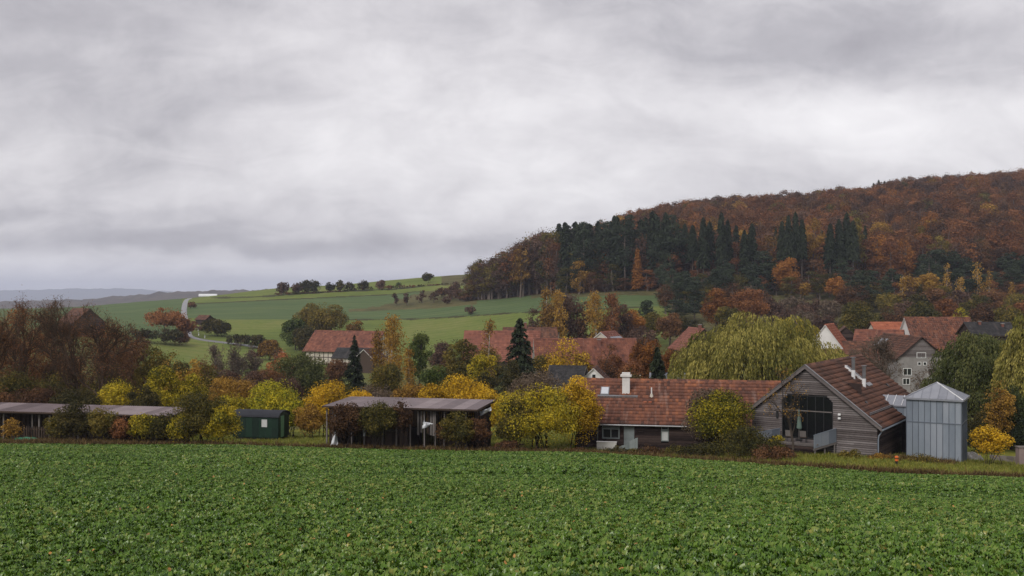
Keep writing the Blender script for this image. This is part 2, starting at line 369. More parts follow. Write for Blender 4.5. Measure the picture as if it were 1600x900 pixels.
# road up the slope on the left: wet pale asphalt with a verge edge
def build_road():
    pix = [(297, 466.5), (291.5, 468.5), (289, 474), (287.6, 483), (287.6, 492), (289.5, 500), (292, 508), (293, 517), (293.8, 524), (296, 528), (302, 530), (312, 532), (322.5, 533.2), (340, 535), (356, 536.5), (375, 538.5), (392, 540.5), (412, 545), (440, 552)]
    pts = []
    for px, py in pix:
        Y = solveY(px, py, 270, 640); pts.append(Vector(((px - 800) * Y / F, Y, 0)))
    fine = []
    for a, b in zip(pts[:-1], pts[1:]):
        n = max(1, int((b - a).length / 3)); fine += [a.lerp(b, i / n) for i in range(n)]
    fine.append(pts[-1])
    A = np.array([p[:2] for p in fine])
    for _ in range(6): A[1:-1] = (A[:-2] + 2 * A[1:-1] + A[2:]) / 4
    T = np.gradient(A, axis=0); T /= np.linalg.norm(T, axis=1)[:, None] + 1e-9; Nn = np.stack([T[:, 1], -T[:, 0]], 1)
    vs = []
    for off in (-1.25, -1.05, 1.05, 1.25):
        B = A + Nn * off; z = H(B[:, 0], B[:, 1]) + (0.22 if abs(off) < 1.15 else 0.0)
        vs.append(np.column_stack([B, z]))
    n = len(A); V = np.concatenate(vs); i = np.arange(n - 1)
    Q = np.concatenate([np.stack([c * n + i, (c + 1) * n + i, (c + 1) * n + i + 1, c * n + i + 1], 1) for c in range(3)])
    m = surf('wet_asphalt', [(.3, (.16, .155, .16)), (.7, (.30, .29, .30))], 0.5, 0.35, 0.5, coord='Object', r_var=0.3)
    o = link_mesh('road', np_mesh('road', V, Q, m)); o['kind'] = 'structure'
build_road()

# far wooded ridges fading into the haze
def ridge(name, Yc, depth, prof, base_py, mat, amp, seed):
    rng = R(seed); pxs = np.arange(-1300, 1500, 3.0)
    top = np.interp(pxs, [p[0] for p in prof], [p[1] for p in prof])
    bump = np.zeros_like(pxs)
    for _ in range(4):
        s = rng.normal(size=len(pxs)); k = rng.integers(2, 9); bump += np.convolve(s, np.hanning(k + 2) / k, 'same')
    rows = []
    for fr, dy in ((0, -1.0), (.35, -.6), (.7, -.28), (.92, -.08), (1.0, 0.0), (.8, .5), (.2, 1.0)):
        Y = Yc + depth * dy
        ztop = (HY - top) * Yc / F + bump * amp * (0.4 + 0.6 * fr) * rng.uniform(.7, 1.3, len(pxs))
        zb = (HY - base_py) * Yc / F
        rows.append(np.column_stack([(pxs - 800) * Yc / F, np.full(len(pxs), Y), zb + (ztop - zb) * fr]))
    V = np.concatenate(rows); nc = len(pxs); nr = len(rows)
    i = (np.arange(nr - 1)[:, None] * nc + np.arange(nc - 1)[None, :]).ravel()
    Q = np.stack([i, i + 1, i + nc + 1, i + nc], 1)
    o = link_mesh(name, np_mesh(name, V, Q, mat)); o['kind'] = 'structure'
M_RIDGE = ground('autumn_wood_far', [(.3, (.04, .035, .028)), (.5, (.085, .066, .048)), (.7, (.13, .10, .06))], 0.02, 0.12, bump=1.0)
M_RIDGE2 = ground('distant_wood', [(.3, (.03, .035, .025)), (.7, (.07, .06, .04))], 0.01, 0.05)
ridge('wooded_hill', 2500, 600, [(-900, 474), (0, 471), (60, 470), (130, 468), (200, 462), (260, 456.5), (330, 454), (390, 453), (440, 452), (520, 449), (700, 452)], 500, M_RIDGE, 1.5, 3)
ridge('distant_hills', 9000, 2000, [(-900, 460), (-200, 456), (0, 453.5), (60, 452.5), (110, 451), (150, 450.5), (210, 451), (260, 455), (330, 458), (500, 458)], 490, M_RIDGE2, 3.5, 5)
# ------------------------------------------------------------------ leaves, trunks, tree kinds
def unit(v): return v / (np.linalg.norm(v, axis=1)[:, None] + 1e-9)
def cards(rng, c, nrm, L, Wd, along=None):
    """leaf-shaped four-sided blades, slightly folded; returns verts, faces"""
    n = len(c); nrm = unit(nrm)
    t = rng.normal(size=(n, 3)) if along is None else along
    t = unit(t - nrm * (t * nrm).sum(1)[:, None] * (1.0 if along is None else 0.0)); b = unit(np.cross(nrm, t))
    L = np.asarray(L).reshape(-1, 1) * np.ones((n, 1)); Wd = np.asarray(Wd).reshape(-1, 1) * np.ones((n, 1))
    fold = nrm * Wd * 0.22
    V = np.stack([c - t * L * .5, c + b * Wd * .5 + fold - t * L * .06, c + t * L * .5, c - b * Wd * .5 + fold - t * L * .06], 1).reshape(-1, 3)
    return V, np.arange(4 * n).reshape(-1, 4)
class Leaves:
    def __init__(s): s.V = []; s.T = []
    def add(s, V, tint): s.V.append(V); s.T.append(tint)
    def mesh(s, name, mat):
        V = np.concatenate(s.V); return np_mesh(name, V, np.arange(len(V)).reshape(-1, 4), mat, np.concatenate(s.T))
def sph(rng, n): return unit(rng.normal(size=(n, 3)))
def clumped(rng, lv, ccs, rcs, N, ls, tspread=.45, squash=.8, upbias=.35, base=.5, shell=.55):
    """N leaves shared among clumps, on their outer shells"""
    wts = rcs ** 2 / (rcs ** 2).sum(); idx = rng.choice(len(ccs), N, p=wts)
    d = sph(rng, N); d[:, 2] = d[:, 2] * .9 + upbias * rng.random(N); d = unit(d)
    r = rcs[idx] * (shell + (1.12 - shell) * rng.random(N) ** .6)
    c = ccs[idx] + d * r[:, None] * np.array([1, 1, squash])
    nrm = d * .8 + rng.normal(size=(N, 3)) * .55 + np.array([0, 0, .25])
    sz = ls * rng.uniform(.65, 1.35, N)
    V, _ = cards(rng, c, nrm, sz, sz * rng.uniform(.55, .8, N))
    ct = rng.normal(0, .13, len(ccs))
    lv.add(V, np.clip(base + ct[idx] + (rng.random(N) - .5) * 2 * tspread * .75, 0, 1))
def limb(mb, rng, a, b, r0, r1, sag=.12, sides=5, segs=3):
    a, b = np.asarray(a, float), np.asarray(b, float); L = np.linalg.norm(b - a)
    pts = []
    off = rng.normal(size=3) * L * sag
    for i in range(segs + 1):
        t = i / segs; pts.append(a + (b - a) * t + off * math.sin(math.pi * t))
    mb.tube(pts, [r0 + (r1 - r0) * i / segs for i in range(segs + 1)], sides, rng.random(), cap=False)
def broadleaf(rng, h, w, s, cover=1.5, tf=.22, nclump=34, shape='round', stems=1, base=.5, airy=0.0, tspread=.45, leafmax=14000):
    lv, mb = Leaves(), MB()
    zb = h * tf; rz = (h - zb) / 2; zc = (h + zb) / 2; r = w / 2
    cc = []
    while len(cc) < nclump:
        d = sph(rng, 1)[0]; rad = rng.random() ** .4
        p = d * rad
        if shape == 'dome' and p[2] < -.5: p[2] *= .6
        k = 1.0
        if shape == 'cone': k = 1.0 - .45 * (p[2] + 1) / 2
        if shape == 'vase': k = .55 + .45 * (p[2] + 1) / 2
        if shape == 'cypress': k = 1.1 - 1.05 * (p[2] + 1) / 2
        cc.append([p[0] * r * .80 * k * rng.uniform(.85, 1.1), p[1] * r * .80 * k * rng.uniform(.85, 1.1), zc + p[2] * rz * .82 * rng.uniform(.88, 1.08)])
    cc = np.array(cc); rcs = rng.uniform(.16, .34, nclump) * min(r, rz) * (1.0 + .25 * (r > 1.2))
    area = (rcs ** 2).sum() * 4 * math.pi * .6
    N = int(min(leafmax, max(60, cover * (1 - airy) * area / (s * s * .5))))
    clumped(rng, lv, cc, rcs, N, s, tspread, base=base)
    # stray sprays outside the clumps give an uneven outline
    n2 = N // 9; d = sph(rng, n2); q = d * np.array([r, r, rz]) * rng.uniform(.74, 1.0, (n2, 1)); q[:, 2] += zc
    q = q[q[:, 2] > .1 * h]
    V, _ = cards(rng, q, sph(rng, len(q)) + [0, 0, .3], s * .8, s * .5); lv.add(V, np.clip(base + rng.normal(0, .25, len(q)), 0, 1))
    r0 = max(.035, h * .016)
    for k in range(stems):
        b = np.array([0, 0, 0.]) if stems == 1 else np.array([rng.normal() * r * .18, rng.normal() * r * .18, -.05])
        top = np.array([rng.normal() * r * .12, rng.normal() * r * .12, zc + rz * .5]) if stems == 1 else cc[rng.integers(nclump)]
        mid = b + (top - b) * .5 + rng.normal(size=3) * [r * .06, r * .06, 0]
        rr = r0 * (1 if stems == 1 else .5)
        mb.tube([b - [0, 0, .3], b + (mid - b) * .5, mid, top], [rr * 1.25, rr, rr * .75, rr * .3], 6, rng.random(), cap=False)
        for j in range(max(3, 14 // stems)):
            c = cc[rng.integers(nclump)]; t = rng.uniform(.35, .95)
            a = b + (top - b) * t
            if stems == 1 and t < .6: a = b + (mid - b) * (t / .5) if t < .5 else mid + (top - mid) * ((t - .5) / .5)
            limb(mb, rng, a, c + (c - a) * .15, rr * .5 * (1.2 - t), rr * .12, .08, 4)
    return mb, lv
def twig_tree(rng, h, w, lev=4, leaves=900, s=.16, tf=.25, up=.55, fan=(5, 5, 4, 4), twr=.012, spread=1.0):
    """mostly bare tree, branching down to twigs, a few leaves left"""
    lv, mb = Leaves(), MB(); tips = []
    r = w / 2
    def grow(p, d, L, rad, l):
        segs = 3 if l < 2 else 2; pts = [p]; q = p
        for i in range(segs):
            d = d + rng.normal(size=3) * (.14 if l < 2 else .2) + np.array([0, 0, .05]); d = d / np.linalg.norm(d)
            q = q + d * L / segs; pts.append(q)
        mb.tube(pts, [rad * (1 - .55 * i / segs) for i in range(segs + 1)], 6 if l == 0 else (4 if l < 3 else 3), rng.random(), cap=False)
        if l >= lev: tips.append(q); tips.append((pts[-2] + q) / 2); return
        for k in range(fan[min(l, len(fan) - 1)]):
            t = rng.uniform(.35 if l else tf * 1.2, 1.0); i = min(int(t * segs), segs - 1)
            a = pts[i] + (pts[i + 1] - pts[i]) * (t * segs - i)
            side = rng.normal(size=3); side -= d * (side @ d); side /= np.linalg.norm(side) + 1e-9
            nd = d * rng.uniform(.45, .9) + side * rng.uniform(.5, 1.0) * spread * (r / h * 2.0 if l < 1 else 1) + np.array([0, 0, up * .4]); nd /= np.linalg.norm(nd)
            grow(a, nd, L * rng.uniform(.45, .72) * (1.05 - .3 * t if l else .75), max(twr, rad * rng.uniform(.38, .55)), l + 1)
    grow(np.array([0, 0, -.3]), np.array([rng.normal() * .04, rng.normal() * .04, 1.0]), h * .62, h * .018, 0)
    tips = np.array(tips)
    # fit to the height and width wanted
    zs = np.quantile(tips[:, 2], .985); xs = np.quantile(np.hypot(tips[:, 0], tips[:, 1]), .95)
    S = np.array([r / xs, r / xs, h / zs]); S[:2] = np.clip(S[:2], .5, 2.2)
    mb.v = [(v[0] * S[0], v[1] * S[1], v[2] * S[2]) for v in mb.v]; tips = tips * S
    c = tips[rng.integers(len(tips), size=leaves)] + rng.normal(size=(leaves, 3)) * .22
    V, _ = cards(rng, c, sph(rng, leaves) + [0, 0, .3], s * rng.uniform(.7, 1.3, leaves), s * .6); lv.add(V, np.clip(rng.normal(.5, .22, leaves), 0, 1))
    return mb, lv
def birch(rng, h, w, s, N=2600, bare=.0):
    lv, mb = Leaves(), MB(); r = w / 2
    lean = rng.normal(size=2) * h * .02
    mb.tube([(0, 0, -.3), (lean[0] * .4, lean[1] * .4, h * .35), (lean[0], lean[1], h * .7), (lean[0] * 1.1, lean[1] * 1.1, h * .98)], [h * .013, h * .010, h * .006, .01], 6, .6, cap=False)
    C = []; n = int(34)
    for k in range(n):
        t = rng.uniform(.2, .97); z = h * t; R_ = r * (1.25 - .85 * t) * (.35 + .65 * math.sin(math.pi * min(1, (t - .12) * 1.05)) ** .8) * rng.uniform(.55, 1.0)
        an = rng.uniform(0, 6.283); e = np.array([lean[0] * t + R_ * math.cos(an), lean[1] * t + R_ * math.sin(an), z + R_ * .55])
        limb(mb, rng, (lean[0] * t, lean[1] * t, z), e, h * .0035, .008, .08, 3)
        for j in range(6): C.append(np.array([lean[0] * t, lean[1] * t, z]) * (1 - (j + 1) / 6) + e * (j + 1) / 6 - [0, 0, .5 * (j / 6) ** 2 * R_ * .5])
    C = np.array(C); idx = rng.integers(len(C), size=N)
    p = C[idx] + rng.normal(size=(N, 3)) * r * [.17, .17, .15] - np.array([0, 0, 1]) * rng.random((N, 1)) ** 2 * r * .45
    V, _ = cards(rng, p, sph(rng, N) * [1, 1, .4], s * rng.uniform(.7, 1.4, N), s * .62)
    ct = rng.normal(0, .12, len(C)); lv.add(V, np.clip(.5 + ct[idx] + rng.normal(0, .2, N), 0, 1))
    return mb, lv
def spruce(rng, h, w, s, base_t=.05, N=2600, power=.85, droop=.35):
    lv, mb = Leaves(), MB(); r = w / 2
    mb.tube([(0, 0, -.3), (0, 0, h * .5), (0, 0, h * .99)], [h * .014, h * .009, .01], 6, .4, cap=False)
    nw = max(14, int(h * 2.2)); per = 9; tot = []; N = int(N * 2.3)
    for i in range(nw):
        t = base_t + (1 - base_t) * (i + rng.uniform(-.3, .3)) / nw; z = h * t
        R_ = r * max(.03, (1 - (t - base_t) / (1 - base_t))) ** power
        for k in range(per): tot.append((z, R_ * rng.uniform(.62, 1.12), rng.uniform(0, 6.283)))
    tot = np.array(tot); wts = tot[:, 1] ** .75; wts /= wts.sum(); idx = rng.choice(len(tot), N, p=wts)
    u = rng.random(N) ** .65; rr = tot[idx, 1] * u; an = tot[idx, 2] + rng.normal(0, .16, N) * (1 - .4 * u)
    z = tot[idx, 0] - droop * rr * (.6 + .4 * u) + rng.normal(0, .28 * h / nw, N)
    c = np.stack([rr * np.cos(an), rr * np.sin(an), z], 1)
    out = np.stack([np.cos(an), np.sin(an), -np.full(N, droop * 1.2)], 1); along = unit(out + rng.normal(size=(N, 3)) * .35)
    nrm = np.stack([np.cos(an) * .4, np.sin(an) * .4, np.ones(N)], 1) + rng.normal(size=(N, 3)) * .45
    V, _ = cards(rng, c, nrm, s * rng.uniform(.9, 1.7, N), s * .62, along)
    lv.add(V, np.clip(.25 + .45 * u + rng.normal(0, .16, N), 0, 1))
    # leader and whorl branches
    for zz, R_, a in tot[::5]: mb.tube([(0, 0, zz), (R_ * .8 * math.cos(a), R_ * .8 * math.sin(a), zz - droop * R_ * .7)], [h * .003, .006], 3, .3, cap=False)
    return mb, lv
def pine(rng, h, w, s, N=1500, low=.35):
    lv, mb = Leaves(), MB(); r = w / 2
    mb.tube([(0, 0, -.3), (rng.normal() * .02 * h, 0, h * .5), (0, rng.normal() * .02 * h, h * .95)], [h * .016, h * .012, h * .004], 6, .5, cap=False)
    n = 30; N = int(N * 1.6); cc = []; rc = []
    for k in range(n):
        t = rng.uniform(low, 1.0); R_ = r * (math.sin(math.pi * min(.98, (t - low) / (1 - low) * .7 + .28))) * rng.uniform(.25, .85); a = rng.uniform(0, 6.283)
        cc.append([R_ * math.cos(a), R_ * math.sin(a), h * t * .96]); rc.append(r * rng.uniform(.30, .52))
        limb(mb, rng, (0, 0, h * t * .86), cc[-1], h * .005, .01, .05, 3)
    clumped(rng, lv, np.array(cc), np.array(rc), N, s, .4, squash=.5, upbias=.5)
    return mb, lv
def willow(rng, h, w, s, strands=1700, trunk=True, base=.5):
    lv, mb = Leaves(), MB(); r = w / 2; zb = h * .30; rz = h - zb
    mb.tube([(0, 0, -.4), (.1, 0, h * .12), (0, .1, h * .25)], [h * .05, h * .04, h * .034], 8, .5, cap=False)
    nb = 46; tips = []
    for k in range(nb):
        a = k * 2.39996; el = math.asin(min(.98, .08 + .95 * (k + .5) / nb)); q = rng.uniform(.72, .97)
        tip = np.array([math.cos(a) * math.cos(el) * r * q, math.sin(a) * math.cos(el) * r * q, zb + math.sin(el) * rz * q]); tips.append(tip)
        limb(mb, rng, (0, 0, h * rng.uniform(.16, .27)), tip, h * .014, .02, .08, 5, 4)
    tips = np.array(tips); tr = rng.uniform(.10, .22, nb) * r; tb = rng.normal(0, .13, nb)
    Cs, As, Ts, Ws = [], [], [], []
    idx = rng.integers(nb, size=strands); d = sph(rng, strands); d[:, 2] = np.abs(d[:, 2])
    st = tips[idx] + d * tr[idx][:, None] * [1.1, 1.1, .8]
    outw = unit(np.column_stack([st[:, 0], st[:, 1], np.zeros(strands)]) + rng.normal(size=(strands, 3)) * .3)
    ln = np.minimum(rng.uniform(.14, .44, strands) * h * .8, np.maximum(st[:, 2] - .5, .5)); nseg = 9
    tn = rng.normal(0, .14, strands)
    for j in range(nseg):
        u = (j + rng.random(strands)) / nseg
        drop = ln * np.clip(u - .10, 0, 1); swing = .09 * ln * np.sqrt(u) * 1.6
        c = st + outw * (swing * [1, 1, 0][0])[:, None] * [1, 1, 0] - np.outer(drop, [0, 0, 1]) + rng.normal(size=(strands, 3)) * .07
        al = unit(outw * (.55 * (1 - u))[:, None] * [1, 1, 0] + [0, 0, -1.0] + rng.normal(size=(strands, 3)) * .22)
        Cs.append(c); As.append(al); Ts.append(base + tb[idx] + tn + .12 - .2 * u + rng.normal(0, .14, strands)); Ws.append(ln / nseg)
    C = np.concatenate(Cs); A = np.concatenate(As); Tt = np.concatenate(Ts); Lg = np.concatenate(Ws)
    keep = C[:, 2] > .15; C, A, Tt, Lg = C[keep], A[keep], Tt[keep], Lg[keep]
    nrm = np.cross(A, sph(rng, len(C)))
    V, _ = cards(rng, C, nrm, np.maximum(Lg * 1.1, s * 1.6), s * rng.uniform(.5, 1.0, len(C)), A); lv.add(V, np.clip(Tt, 0, 1))
    return mb, lv
def bramble(rng, h, w, s, N=2500):
    """low arching mound of stems and leaves"""
    lv, mb = Leaves(), MB(); r = w / 2
    n = int(26 + w * 5)
    cc = rng.normal(size=(n, 2)) * r * .42; cc = cc[np.hypot(cc[:, 0], cc[:, 1]) < r]
    hz = h * (1 - (np.hypot(cc[:, 0], cc[:, 1]) / r) ** 2) * rng.uniform(.35, .95, len(cc))
    ccs = np.column_stack([cc, hz * .75]); rcs = rng.uniform(.14, .26, len(cc)) * min(r, h * 1.4)
    clumped(rng, lv, ccs, rcs, N, s, .5, upbias=.5)
    for c in ccs[::2]: mb.tube([(c[0] * .3, c[1] * .3, -.15), (c[0] * .75, c[1] * .75, c[2] * 1.15), (c[0] * 1.2, c[1] * 1.2, c[2] * .9)], [.02, .014, .008], 3, .5, cap=False)
    return mb, lv
TREE_LOG = []
def plant(name, root_loc, mb, lv, bark, leaf, label, cat, group=None, rz=0.0, trunk='trunk', crown='crown'):
    e = empty(name, root_loc, rz, label, cat, group)
    mb.build(trunk, bark, e)
    link_mesh(crown, lv.mesh(crown, leaf), e)
    return e
def lsize(Y, k=1.0): return max(.10, .0018 * Y) * k
SEED = [100]
def tree(kind, pal, px, top, Y, wpx, label, name=None, cat=None, group=None, k=1.0, bark=None, **kw):
    """place one tree: px/top/wpx give its size where it stands at depth Y"""
    SEED[0] += 1; rng = R(SEED[0])
    loc = G(px, Y, -.05); h = max(.6, (HY - top) * Y / F - loc.z); w = wpx * Y / F; s = lsize(Y, k)
    leaf = LM[pal]; nm = name; ct = cat; trunk, crown = 'trunk', 'crown'
    if kind == 'tree': mb, lv = broadleaf(rng, h, w, s, **kw); nm = nm or 'broadleaf_tree'; ct = ct or 'tree'
    elif kind == 'bush': mb, lv = broadleaf(rng, h, w, s, **{**dict(tf=.06, stems=6, shape='dome', nclump=38), **kw}); nm = nm or 'shrub'; ct = ct or 'shrub'; trunk, crown = 'stem', 'foliage'
    elif kind == 'bare': mb, lv = twig_tree(rng, h, w, s=s, **kw); nm = nm or 'bare_tree'; ct = ct or 'tree'; trunk, crown = 'trunk', 'leaves'
    elif kind == 'birch': mb, lv = birch(rng, h, w, s, **kw); nm = nm or 'birch_tree'; ct = ct or 'tree'
    elif kind == 'spruce': mb, lv = spruce(rng, h, w, s * 1.5, **kw); nm = nm or 'spruce_tree'; ct = ct or 'tree'
    elif kind == 'pine': mb, lv = pine(rng, h, w, s, **kw); nm = nm or 'pine_tree'; ct = ct or 'tree'
    elif kind == 'willow': mb, lv = willow(rng, h, w, s * .8, **kw); nm = nm or 'willow_tree'; ct = ct or 'tree'
    elif kind == 'bramble': mb, lv = bramble(rng, h, w, s, **kw); nm = nm or 'bramble_mound'; ct = ct or 'shrub'; trunk, crown = 'stem', 'foliage'
    bk = bark or {'birch': M_BIRCH, 'bare': M_TWIG, 'spruce': M_BARKDARK, 'pine': M_BARK}.get(kind, M_BARKDARK if kind in ('bush', 'bramble') else M_BARK)
    TREE_LOG.append((label[:40], round(h, 1), round(w, 1), sum(len(t) for t in lv.T), len(mb.f)))
    return plant(nm, loc, mb, lv, bk, leaf, label, ct, group, trunk=trunk, crown=crown)
# ------------------------------------------------------------------ geometry-node scatter for what nobody could count
def scatter_nodes(name, sources):
    g = bpy.data.node_groups.new(name, 'GeometryNodeTree')
    g.interface.new_socket('Geometry', in_out='INPUT', socket_type='NodeSocketGeometry'); g.interface.new_socket('Geometry', in_out='OUTPUT', socket_type='NodeSocketGeometry')
    L = g.links.new; N = g.nodes.new
    gi, go = N('NodeGroupInput'), N('NodeGroupOutput')
    join = N('GeometryNodeJoinGeometry')
    for so in reversed(sources):
        oi = N('GeometryNodeObjectInfo'); oi.transform_space = 'ORIGINAL'; oi.inputs['Object'].default_value = so; oi.inputs['As Instance'].default_value = True
        L(oi.outputs['Geometry'], join.inputs[0])
    iop = N('GeometryNodeInstanceOnPoints'); iop.inputs['Pick Instance'].default_value = True
    def attr(nm, t):
        a = N('GeometryNodeInputNamedAttribute'); a.data_type = t; a.inputs['Name'].default_value = nm; return a.outputs['Attribute']
    m2p = N('GeometryNodeMeshToPoints'); L(gi.outputs[0], m2p.inputs[0]); L(m2p.outputs[0], iop.inputs['Points'])
    L(join.outputs[0], iop.inputs['Instance'])
    L(attr('pick', 'INT'), iop.inputs['Instance Index'])
    er = N('FunctionNodeEulerToRotation'); L(attr('rot', 'FLOAT_VECTOR'), er.inputs[0]); L(er.outputs[0], iop.inputs['Rotation'])
    L(attr('sc', 'FLOAT_VECTOR'), iop.inputs['Scale']); L(iop.outputs[0], go.inputs[0])
    return g
def scatter(name, pts, rot, sc, pick, sources, label=None, cat=None, kind='stuff', parent=None):
    me = bpy.data.meshes.new(name); me.vertices.add(len(pts)); me.vertices.foreach_set('co', np.asarray(pts, np.float32).ravel())
    a = me.attributes.new('rot', 'FLOAT_VECTOR', 'POINT'); a.data.foreach_set('vector', np.asarray(rot, np.float32).ravel())
    sc = np.asarray(sc, np.float32)
    if sc.ndim == 1: sc = np.repeat(sc[:, None], 3, 1)
    a = me.attributes.new('sc', 'FLOAT_VECTOR', 'POINT'); a.data.foreach_set('vector', sc.ravel())
    a = me.attributes.new('pick', 'INT', 'POINT'); a.data.foreach_set('value', np.asarray(pick, np.int32))
    o = link_mesh(name, me, parent); tag(o, label, cat, None, kind)
    md = o.modifiers.new('scatter', 'NODES'); md.node_group = scatter_nodes(name, sources); return o
def source(name, me): return bpy.data.objects.new(name, me)       # not linked: only instanced
def two_mat_mesh(name, mb, lv, bark, leaf):
    V = np.concatenate([np.asarray(mb.v)] + lv.V); nb = len(mb.v)
    f1 = np.array([f for f in mb.f if len(f) == 4]); nl = len(V) - nb
    f2 = np.arange(nl).reshape(-1, 4) + nb
    return np_mesh(name, V, np.concatenate([f1, f2]), [bark, leaf], np.concatenate([np.full(len(f1), .5), np.concatenate(lv.T)]), np.concatenate([np.zeros(len(f1)), np.ones(len(f2))]))

# ------------------------------------------------------------------ the wood on the hill
SKY_L = [(724, 452), (730, 437), (738, 408), (752, 399), (772, 390), (800, 373), (850, 348), (900, 344), (912, 345), (935, 340), (985, 327), (1050, 312), (1100, 305), (1200, 299), (1290, 292), (1360, 291), (1400, 278), (1480, 271), (1540, 268), (1600, 262), (1800, 250), (2400, 235)]
FRONT = [(728, 462), (735, 455), (840, 455), (900, 425), (1040, 412), (1200, 402), (1600, 396), (2400, 390)]
BACK = [(728, 470), (780, 485), (850, 505), (950, 570), (1000, 630), (1100, 700), (1600, 745), (2400, 760)]
def forest():
    rng = R(7)
    protos = {}
    pal_w = {'rust': .40, 'orange': .08, 'brown': .30, 'mauve': .14, 'gold': .03, 'olive': .05}
    shapes = []
    for i in range(4):
        r2 = R(40 + i); shapes.append(broadleaf(r2, 20.0, 9.0, .62, cover=1.3, tf=(.10, .18, .28, .05)[i], nclump=26, tspread=.34, leafmax=1900))
    for pal in pal_w:
        protos[pal] = []
        for mb, lv in shapes:
            protos[pal].append((mb.mesh('beech_trunk', M_PALETRUNK), lv.mesh('beech_crown', LM[pal])))
    pts = []
    step = 8.3
    for Y in np.arange(392, 770, step):
        for X in np.arange(-40, 640, step):
            x, y = X + rng.uniform(-3, 3), Y + rng.uniform(-3, 3)
            px = x / y * F + 800
            f, b = np.interp(px, [p[0] for p in FRONT], [p[1] for p in FRONT]), np.interp(px, [p[0] for p in BACK], [p[1] for p in BACK])
            if px < 728 or px > 1950 or y < f or y > b: continue
            pts.append((x, y, px, y - f))
    pts.sort(key=lambda p: p[1])
    noise = lambda x, y: math.sin(x * .045 + 1.1) * math.sin(y * .05 + .4) + .6 * math.sin(x * .11 + y * .07)
    names = {'rust': 'rust brown', 'orange': 'bright orange', 'brown': 'dull brown', 'mauve': 'purplish brown nearly bare', 'gold': 'golden yellow', 'olive': 'olive green turning brown'}
    rest = {p: [] for p in pal_w}; n_ind = 0
    for x, y, px, dep in pts:
        z = h1(x, y); v = noise(x, y)
        if px < 870 and dep < 45: wts = {'mauve': .36, 'brown': .30, 'olive': .26, 'rust': .06, 'gold': .02, 'orange': 0}
        elif px < 960: wts = {'mauve': .2, 'brown': .2, 'olive': .3, 'rust': .2, 'gold': .05, 'orange': .05}
        else:
            wts = dict(pal_w)
            if v > .5: wts['orange'] += .08; wts['rust'] += .2
            if v < -.5: wts['mauve'] += .2; wts['brown'] += .15
            if dep < 30: wts['mauve'] += .1
        pal = rng.choice(list(wts), p=np.array(list(wts.values())) / sum(wts.values()))
        h = rng.uniform(18, 24) if px > 860 else rng.uniform(17, 21)
        lim = np.interp(px, [p[0] for p in SKY_L], [p[1] for p in SKY_L]) + rng.normal(0, 2.6)
        hmax = (HY - lim) * y / F - z
        if hmax < 7: continue
        h = min(h, hmax); i = int(rng.integers(4)) if dep > 14 else int(rng.choice([0, 3, 1]))
        if y > 470 and px < 900 and h < 14: h *= .97
        wsc = rng.uniform(.95, 1.5) * (h / 20) ** .5
        rzv = rng.uniform(0, 6.28)
        if n_ind < 292 and px < 1640:
            e = empty('beech_tree', (x, y, z - .2), rzv, 'beech tree with a %s crown near the front of the hillside wood' % names[pal], 'tree', '%s trees at the front of the wood' % names[pal])
            e.scale = (wsc, wsc, h / 20)
            link_mesh('trunk', protos[pal][i][0], e); link_mesh('crown', protos[pal][i][1], e); n_ind += 1
        else: rest[pal].append((x, y, z - .2, rzv, wsc, h / 20, i))
    srcs = []; P_, R_, S_, K_ = [], [], [], []
    for pi, pal in enumerate(pal_w):
        for i in range(4): srcs.append(source('beech', two_mat_mesh('beech', *shapes[i], M_PALETRUNK, LM[pal])))
        for (x, y, z, rzv, wsc, hs, i) in rest[pal]: P_.append((x, y, z)); R_.append((0, 0, rzv)); S_.append((wsc, wsc, hs)); K_.append(len(srcs) - 4 + i)
    scatter('beech_forest', P_, R_, S_, K_, srcs, 'dense autumn beech wood in rust and brown covering the upper hillside', 'forest')
    print('forest', len(pts), n_ind, len(P_))
    # the rounded mass of trees at the left tip of the wood
    for k, px in enumerate(np.arange(736, 872, 6.0)):
        for row in range(2):
            p2 = px + rng.uniform(-3, 3); Y = np.interp(p2, [p[0] for p in FRONT], [p[1] for p in FRONT]) + 3 + row * 9 + rng.uniform(-2, 3)
            g = G(p2, Y, -.2); top = np.interp(p2, [p[0] for p in SKY_L], [p[1] for p in SKY_L]) + rng.uniform(0, 10) + (1 - row) * rng.uniform(0, 26)
            h = (HY - top) * Y / F - g.z; pal = str(rng.choice(['mauve', 'brown', 'olive', 'rust'], p=[.3, .3, .32, .08])); i = int(rng.choice([0, 1, 3])); ws = rng.uniform(1.0, 1.35)
            e = empty('broadleaf_tree', g, rng.uniform(0, 6.28), 'broadleaf tree with %s foliage in the rounded left tip of the wood' % {'mauve': 'purplish brown', 'brown': 'dull brown', 'olive': 'olive', 'rust': 'rusty'}[pal], 'tree', '%s trees at the left tip of the wood' % pal); e.scale = (ws, ws, h / 20)
            link_mesh('trunk', protos[pal][i][0], e); link_mesh('crown', protos[pal][i][1], e)
    # conifers: individuals
    cs = [spruce(R(60 + i), 24, 7.0, .85, base_t=(.12, .12, .38, .5)[i], N=2000, power=.42, droop=.5) for i in range(4)]
    cm = [(mb.mesh('spruce_trunk', M_PALETRUNK), lv.mesh('spruce_crown', LM['spruce'])) for mb, lv in cs]
    ps = [pine(R(70 + i), 18, 9, .62, N=1500, low=(.5, .35, .2)[i]) for i in range(3)]
    pm = [(mb.mesh('pine_trunk', M_PALETRUNK), lv.mesh('pine_crown', LM['pine'])) for mb, lv in ps]
